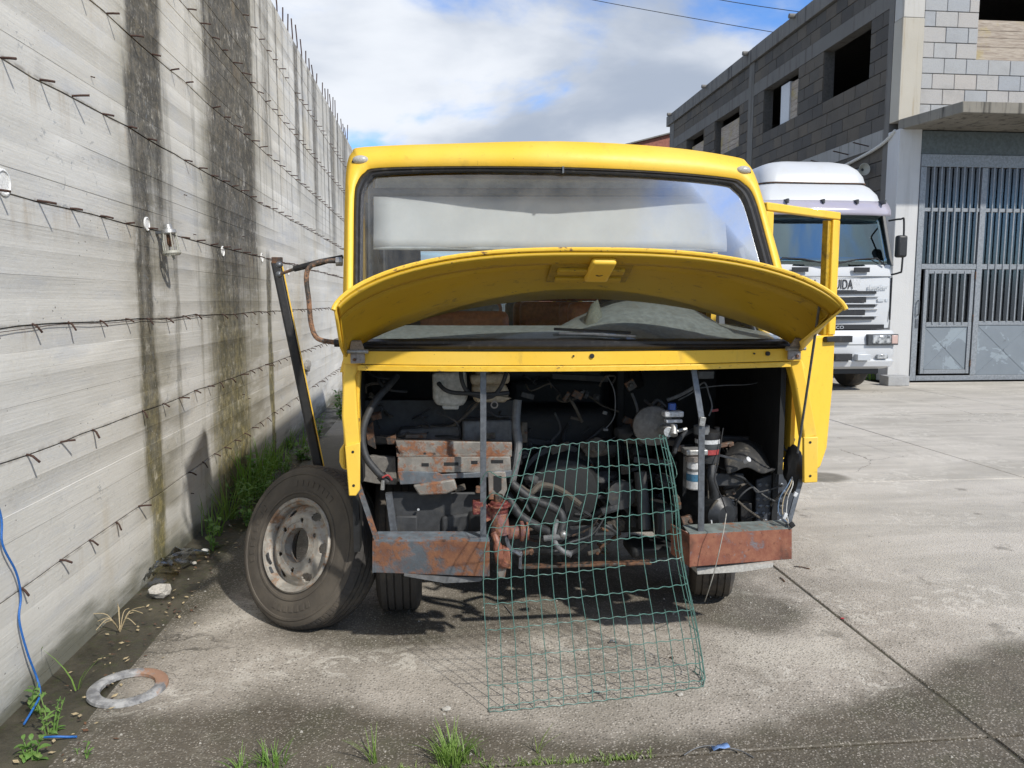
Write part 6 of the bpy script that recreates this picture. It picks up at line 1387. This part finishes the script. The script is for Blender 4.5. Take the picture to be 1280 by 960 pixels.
def leafy(loc, h, n, ls, kind, label, seed, spread=.06, stems=4, group=None):
    rnd_ = random.Random(seed); t_ = thing('leafy_weed', loc, label, 'weed', group)
    for s in range(stems):
        a = rnd_.random()*6.283; d = V((math.cos(a), math.sin(a), 0)); hh = h*rnd_.uniform(.5, 1.05); b0 = V(loc)+d*spread*rnd_.random()
        pts = [b0+V((0, 0, -.01)), b0+d*hh*.12+V((0, 0, hh*.5)), b0+d*hh*.32+V((0, 0, hh))]
        sp_ = smoothpts(pts, 4); obj('stem', G().tube(sp_, [.0035*(1-.6*i/(len(sp_)-1)) for i in range(len(sp_))], 5), M_LEAF, t_)
        for i in range(n):
            tt = .15+.85*(i+rnd_.random()*.6)/n; p = sp_[min(int(tt*(len(sp_)-1)), len(sp_)-1)]
            o = bpy.data.objects.new('leaf', leafmesh(kind)); COL.objects.link(o); o.parent = t_; o.location = p-V(loc)
            sc_ = ls*rnd_.uniform(.6, 1.15)*(1.1-.4*tt); o.scale = (sc_, sc_, sc_); o.rotation_euler = (rnd_.uniform(-.3, .3), rnd_.uniform(-.75, .15), i*2.4+rnd_.uniform(-.5, .5))
    return t_
WGX = -1.52
# weeds along the foot of the wall, nearest last
for i, (y, h, n, lab) in enumerate(((5.35, .26, 22, 'thin grass clump against the wall foot just past the plastic film'), (5.75, .30, 40, 'grass clump between the ferny weeds at the wall foot'), (6.35, .42, 70, 'tallest thick grass clump at the wall foot below the dark streak'), (6.85, .38, 60, 'broad-bladed grass clump behind the tallest one at the wall foot'), (7.5, .26, 45, 'low grass clump at the wall foot where the dark slot streak ends'), (8.6, .22, 40, 'low grass along the wall foot beside the black door edge'))):
    grass((WGX-.03, y), n, h*1.2, .13 if i > 1 else .07, .0075 if i > 1 else .005, lab, 20+i, lean=.75)
for i, (x, y, h, n, ls, kd, st, lab) in enumerate(((-1.48, 5.05, .20, 6, .07, 'broad', 3, 'small drooping weed at the wall foot just past the clear plastic film'), (-1.42, 5.75, .30, 11, .10, 'fern', 6, 'ferny green weed at the wall foot, nearest of the dense row'), (-1.36, 6.2, .26, 11, .10, 'fern', 7, 'spreading ferny weed in the middle of the dense row at the wall foot'), (-1.50, 6.6, .30, 10, .09, 'broad', 6, 'broad-leaved weed among the tall grass at the wall foot'), (-1.35, 5.55, .10, 7, .06, 'broad', 5, 'low yellow-green weed at the edge of the dense row by the concrete'), (-1.40, 7.2, .20, 9, .08, 'fern', 6, 'ferny weed behind the tall grass at the wall foot'), (-1.38, 7.9, .16, 8, .08, 'broad', 6, 'small leafy weed near the dark slot streak on the wall'), (-1.45, 9.2, .24, 9, .09, 'fern', 6, 'leafy weed at the wall foot just left of the bus pillar'), (-1.30, 10.6, .34, 10, .11, 'broad', 7, 'taller weed far along the wall seen beside the bus pillar'))):
    leafy((x, y, -.005), h*1.2, n, ls*1.1, kd, lab, 60+i, stems=st)
# near left corner
for i, (px_, py_, h, n, ls, kd, st, lab) in enumerate(((62, 915, .22, 8, .055, 'narrow', 5, 'pale green leafy weed growing in the damp gutter at the bottom left corner'), (18, 890, .16, 6, .06, 'broad', 3, 'small weed against the wall at the left edge below the blue rope'), (40, 948, .12, 7, .06, 'broad', 4, 'low weed at the very bottom of the left corner'), (105, 945, .07, 5, .04, 'narrow', 3, 'tiny weed beside the bottom left corner weeds'))):
    q = PZ(px_, py_, 0); leafy((max(q.x, -1.6), q.y, -.01), h*.8, n, ls*.72, kd, lab, 90+i, .03, st)
for i, (px_, py_, n, h, sp_, wd, lab) in enumerate(((48, 842, 14, .30, .03, .0035, 'sparse long grass blades at the wall foot beside the blue rope'), (95, 860, 3, .20, .02, .003, 'three long pale grass blades bending over the gutter'), (566, 950, 150, .115, .055, .0025, 'fluffy bright green grass tuft in the slab joint at bottom centre'), (340, 957, 60, .085, .05, .0022, 'yellowish grass tuft in the slab joint left of the fluffy green one'), (300, 962, 26, .075, .03, .002, 'small sparse grass tuft at the bottom, leftmost in the slab joint'), (468, 953, 14, .14, .018, .002, 'thin upright grass sprig in the joint left of the fluffy tuft'), (600, 944, 8, .09, .02, .002, 'few short grass blades just right of the fluffy tuft'), (672, 942, 5, .11, .008, .002, 'single thin grass sprig in the joint right of the fluffy tuft'), (1087, 474, 30, .40, .15, .02, 'small green weed between the truck and the loose block'))):
    q = PZ(px_, py_, 0); grass((q.x, q.y), n, h, sp_, wd, lab, 120+i, lean=.9)
moss = G()
for i in range(260):
    x = random.uniform(-.45, .75); y = 2.503+random.gauss(0, .014)+.01*math.sin(x*9)
    for j in range(3): blade(moss, V((x+random.uniform(-.01, .01), y, -.006)), random.uniform(.008, .028), random.random()*6.3, .8, .0016, 2)
obj('joint_growth', moss, M_GRASS, kind='stuff', label='fine moss and grass seedlings growing along the front slab joint', cat='moss', ang=180)
# dry stalks
q = PZ(150, 790, 0); g_ = thing('dry_stalks', (q.x, q.y, 0), 'dry straw-coloured stalks sprouting at the gutter edge above the metal ring', 'dry plant')
for i in range(11):
    a = random.random()*6.28; l = random.uniform(.08, .2); d = V((math.cos(a), math.sin(a), 0))
    obj('stalk', G().tube(smoothpts([q, q+d*l*.35+V((0, 0, l*.6)), q+d*l*.8+V((0, 0, l*random.uniform(.3, .9)))], 4), .002, 5), M_DRY, g_)

# ================================================================ LITTER
M_ROPE = worn('blue_rope_fibre', (.02, .13, .42), (.04, .08, .16), .25, 40, .6, 0, .4, 200)
rp = [PX(-30, 560, WX+.02), PX(0, 640, WX+.02), PX(3, 680, WX+.022), PX(20, 715, WX+.025), PX(26, 745, WX+.02), PX(24, 775, WX+.025), PX(34, 815, WX+.03), PX(47, 850, WX+.04), PZ(50, 868, .05), PZ(42, 885, .03), PZ(30, 905, .012)]
obj('rope', G().tube(smoothpts(rp, 6), .0042, 7), M_ROPE, label='thin blue nylon rope hanging down the wall at the left edge', cat='rope')
q = PZ(85, 922, .008); obj('rope_scrap', G().tube(smoothpts([q+V((-.09, .01, .0)), q+V((-.04, -.01, .012)), q+V((0, .005, 0)), q+V((.03, 0, .002))], 5), .0042, 6), M_ROPE, label='short scrap of blue rope lying by the bottom left weeds', cat='rope')
M_FILM = glass('clear_film', (.88, .89, .88), .03, 1.4, .22)
rows = []; q = PZ(214, 722, 0)
for i in range(26):
    r = []
    for j in range(14):
        u, v = i/25, j/13; p = V((q.x-.06+.20*(v-.5)+.10*(u-.5), q.y-.18+.62*u, 0)); e = min(1, 6*u*(1-u))*min(1, 5*v*(1-v))
        p.z = .012+e*(.055+.05*mnoise.noise(V((u*6, v*4, 3)))+.03*abs(mnoise.noise(V((u*14, v*9, 8))))); p.x += .03*mnoise.noise(V((u*5, v*5, 1))); r.append(p)
    rows.append(r)
obj('plastic_film', G().grid(rows), M_FILM, label='crumpled clear plastic film lying in the gutter at the wall foot', cat='plastic film', ang=20)
M_STONE = worn('pale_stone', (.40, .38, .34), (.2, .18, .15), .4, 14, .9, 0, .5, 60)
q = PZ(199, 738, .03); obj('stone', G().lump(q, (.055, .05, .035), 3, .5, 2), M_STONE, label='pale angular stone under the near end of the plastic film', cat='stone', ang=20)
q = PZ(256, 688, .012); obj('petal', G().lump(q, (.025, .02, .012), 5, .3, 2), worn('petal_white', (.75, .75, .70), (.5, .45, .1), .3, 30, .7, 0, .1, 60), label='white petal-like scrap at the far end of the plastic film', cat='scrap')
q = PZ(243, 704, .008); obj('pebble', G().lump(q, (.016, .013, .010), 6, .4, 2), M_STONE, label='small pale pebble beside the far end of the plastic film', cat='stone')
for px_, py_, r_, lab in ((558, 886, .014, 'small white pebble on the concrete in front of the wire mesh'), (850, 868, .011, 'small tan pebble at the bottom right corner of the wire mesh'), (555, 893, .006, 'tiny pale pebble beside the small white pebble'), (840, 822, .008, 'dark dried leaf bit inside the wire mesh near its right edge')):
    q = PZ(px_, py_, r_*.5); obj('pebble', G().lump(q, (r_*1.2, r_, r_*.7), px_, .4, 2), M_STONE if 'dark' not in lab else M_RUSTD, label=lab, cat='stone' if 'dark' not in lab else 'leaf')
for px_, py_, lab in ((767, 803, 'small metal clip on the ground behind the middle of the wire mesh'), (744, 866, 'pair of tiny dark nuts on the ground behind the lower mesh'), (820, 779, 'dark bent clip on the shadow edge under the bus')):
    q = PZ(px_, py_, .006); obj('clip', G().tube(smoothpts([q+V((-.02, 0, 0)), q+V((-.012, 0, .012)), q+V((.0, .004, .004)), q+V((.018, -.004, 0))], 4), .0035, 6), M_STEEL, label=lab, cat='clip')
q = PZ(640, 768, .004); obj('nail', G().tube([PZ(631, 757, .004), PZ(640, 768, .004)], .003, 6), M_STEELL, label='thin steel rod lying under the front of the bus', cat='rod')
q = PZ(897, 935, .012); 
obj('plastic_scrap', G().grid([[q+V((.020*(i-1), .016*(j-1), .012*mnoise.noise(V((i*1.3, j*1.7, 4)))+.004*i)) for i in range(4)] for j in range(3)]), worn('blue_scrap', (.16, .28, .55), (.3, .35, .5), .3, 30, .5, 0, .1, 60), solid=.001, label='scrap of light blue plastic on the damp concrete at the bottom right', cat='scrap', ang=20)
obj('wire_scrap', G().tube(smoothpts([PZ(855, 944, .004), PZ(868, 936, .008), PZ(885, 932, .014), PZ(905, 934, .012), PZ(925, 938, .006), PZ(942, 947, .004)], 5), .0022, 6), M_BAYL, label='thin grey wire curving past the blue plastic scrap', cat='wire')
for i, (a, b, lab) in enumerate((((992, 708), (1012, 711), 'dark twig on the concrete right of the rusty bumper'), ((975, 722), (981, 727), 'short dark twig beside the slab joint by the bumper'))):
    obj('twig', G().tube([PZ(*a, .004), PZ((a[0]+b[0])/2, (a[1]+b[1])/2-1, .006), PZ(*b, .004)], .0035, 5), M_RUSTD, label=lab, cat='twig')
q = PZ(1053, 773, .004); obj('red_chip', G().lump(q, (.012, .008, .004), 2, .4, 1), worn('red_chip', (.45, .04, .05), (.2, .05, .05), .2, 20, .5), label='tiny red plastic chip on the slab joint at the right', cat='scrap')
q = PZ(200, 735, 0)
rnd_ = random.Random(5)
lg = G()
for i in range(420):
    x, y = rnd_.uniform(-1.5, 3.2), 2.35+rnd_.random()**1.6*5
    if x < -1.3 and rnd_.random() < .5: continue
    r_ = rnd_.uniform(.002, .006); c = V((x, y, r_*.4)); 
    lg.hexa([c+V((-r_, -r_*.7, -r_*.4)), c+V((r_, -r_*.5, -r_*.4)), c+V((r_*.8, r_*.8, -r_*.4)), c+V((-r_*.7, r_, -r_*.4)), c+V((-r_*.5, -r_*.4, r_*.5)), c+V((r_*.6, -r_*.3, r_*.6)), c+V((r_*.4, r_*.5, r_*.5)), c+V((-r_*.5, r_*.5, r_*.6))])
obj('grit', lg, M_STONE, kind='stuff')

for i, kind in enumerate(('dry', 'dark')):                    # leaf crumbs and twig bits washed into the gutter
    lg = G(); rnd_ = random.Random(40+i)
    for j in range(240):
        x, y = rnd_.gauss(-1.42, .10), rnd_.uniform(2.3, 9.5); x = min(max(x, -1.63), -1.1); r_ = rnd_.uniform(.006, .018); a = rnd_.random()*6.28; z = .006 if x < -1.35 else .003
        d_, e_ = V((math.cos(a), math.sin(a), rnd_.uniform(-.1, .3)))*r_, V((-math.sin(a), math.cos(a), rnd_.uniform(-.2, .3)))*r_*.45; q = V((x, y, z+.004))
        lg.face([q-d_, q-e_*1.1, q+d_*.9, q+e_])
    obj('leaf_crumbs', lg, M_DRY if i == 0 else M_RUSTD, kind='stuff', ang=20)
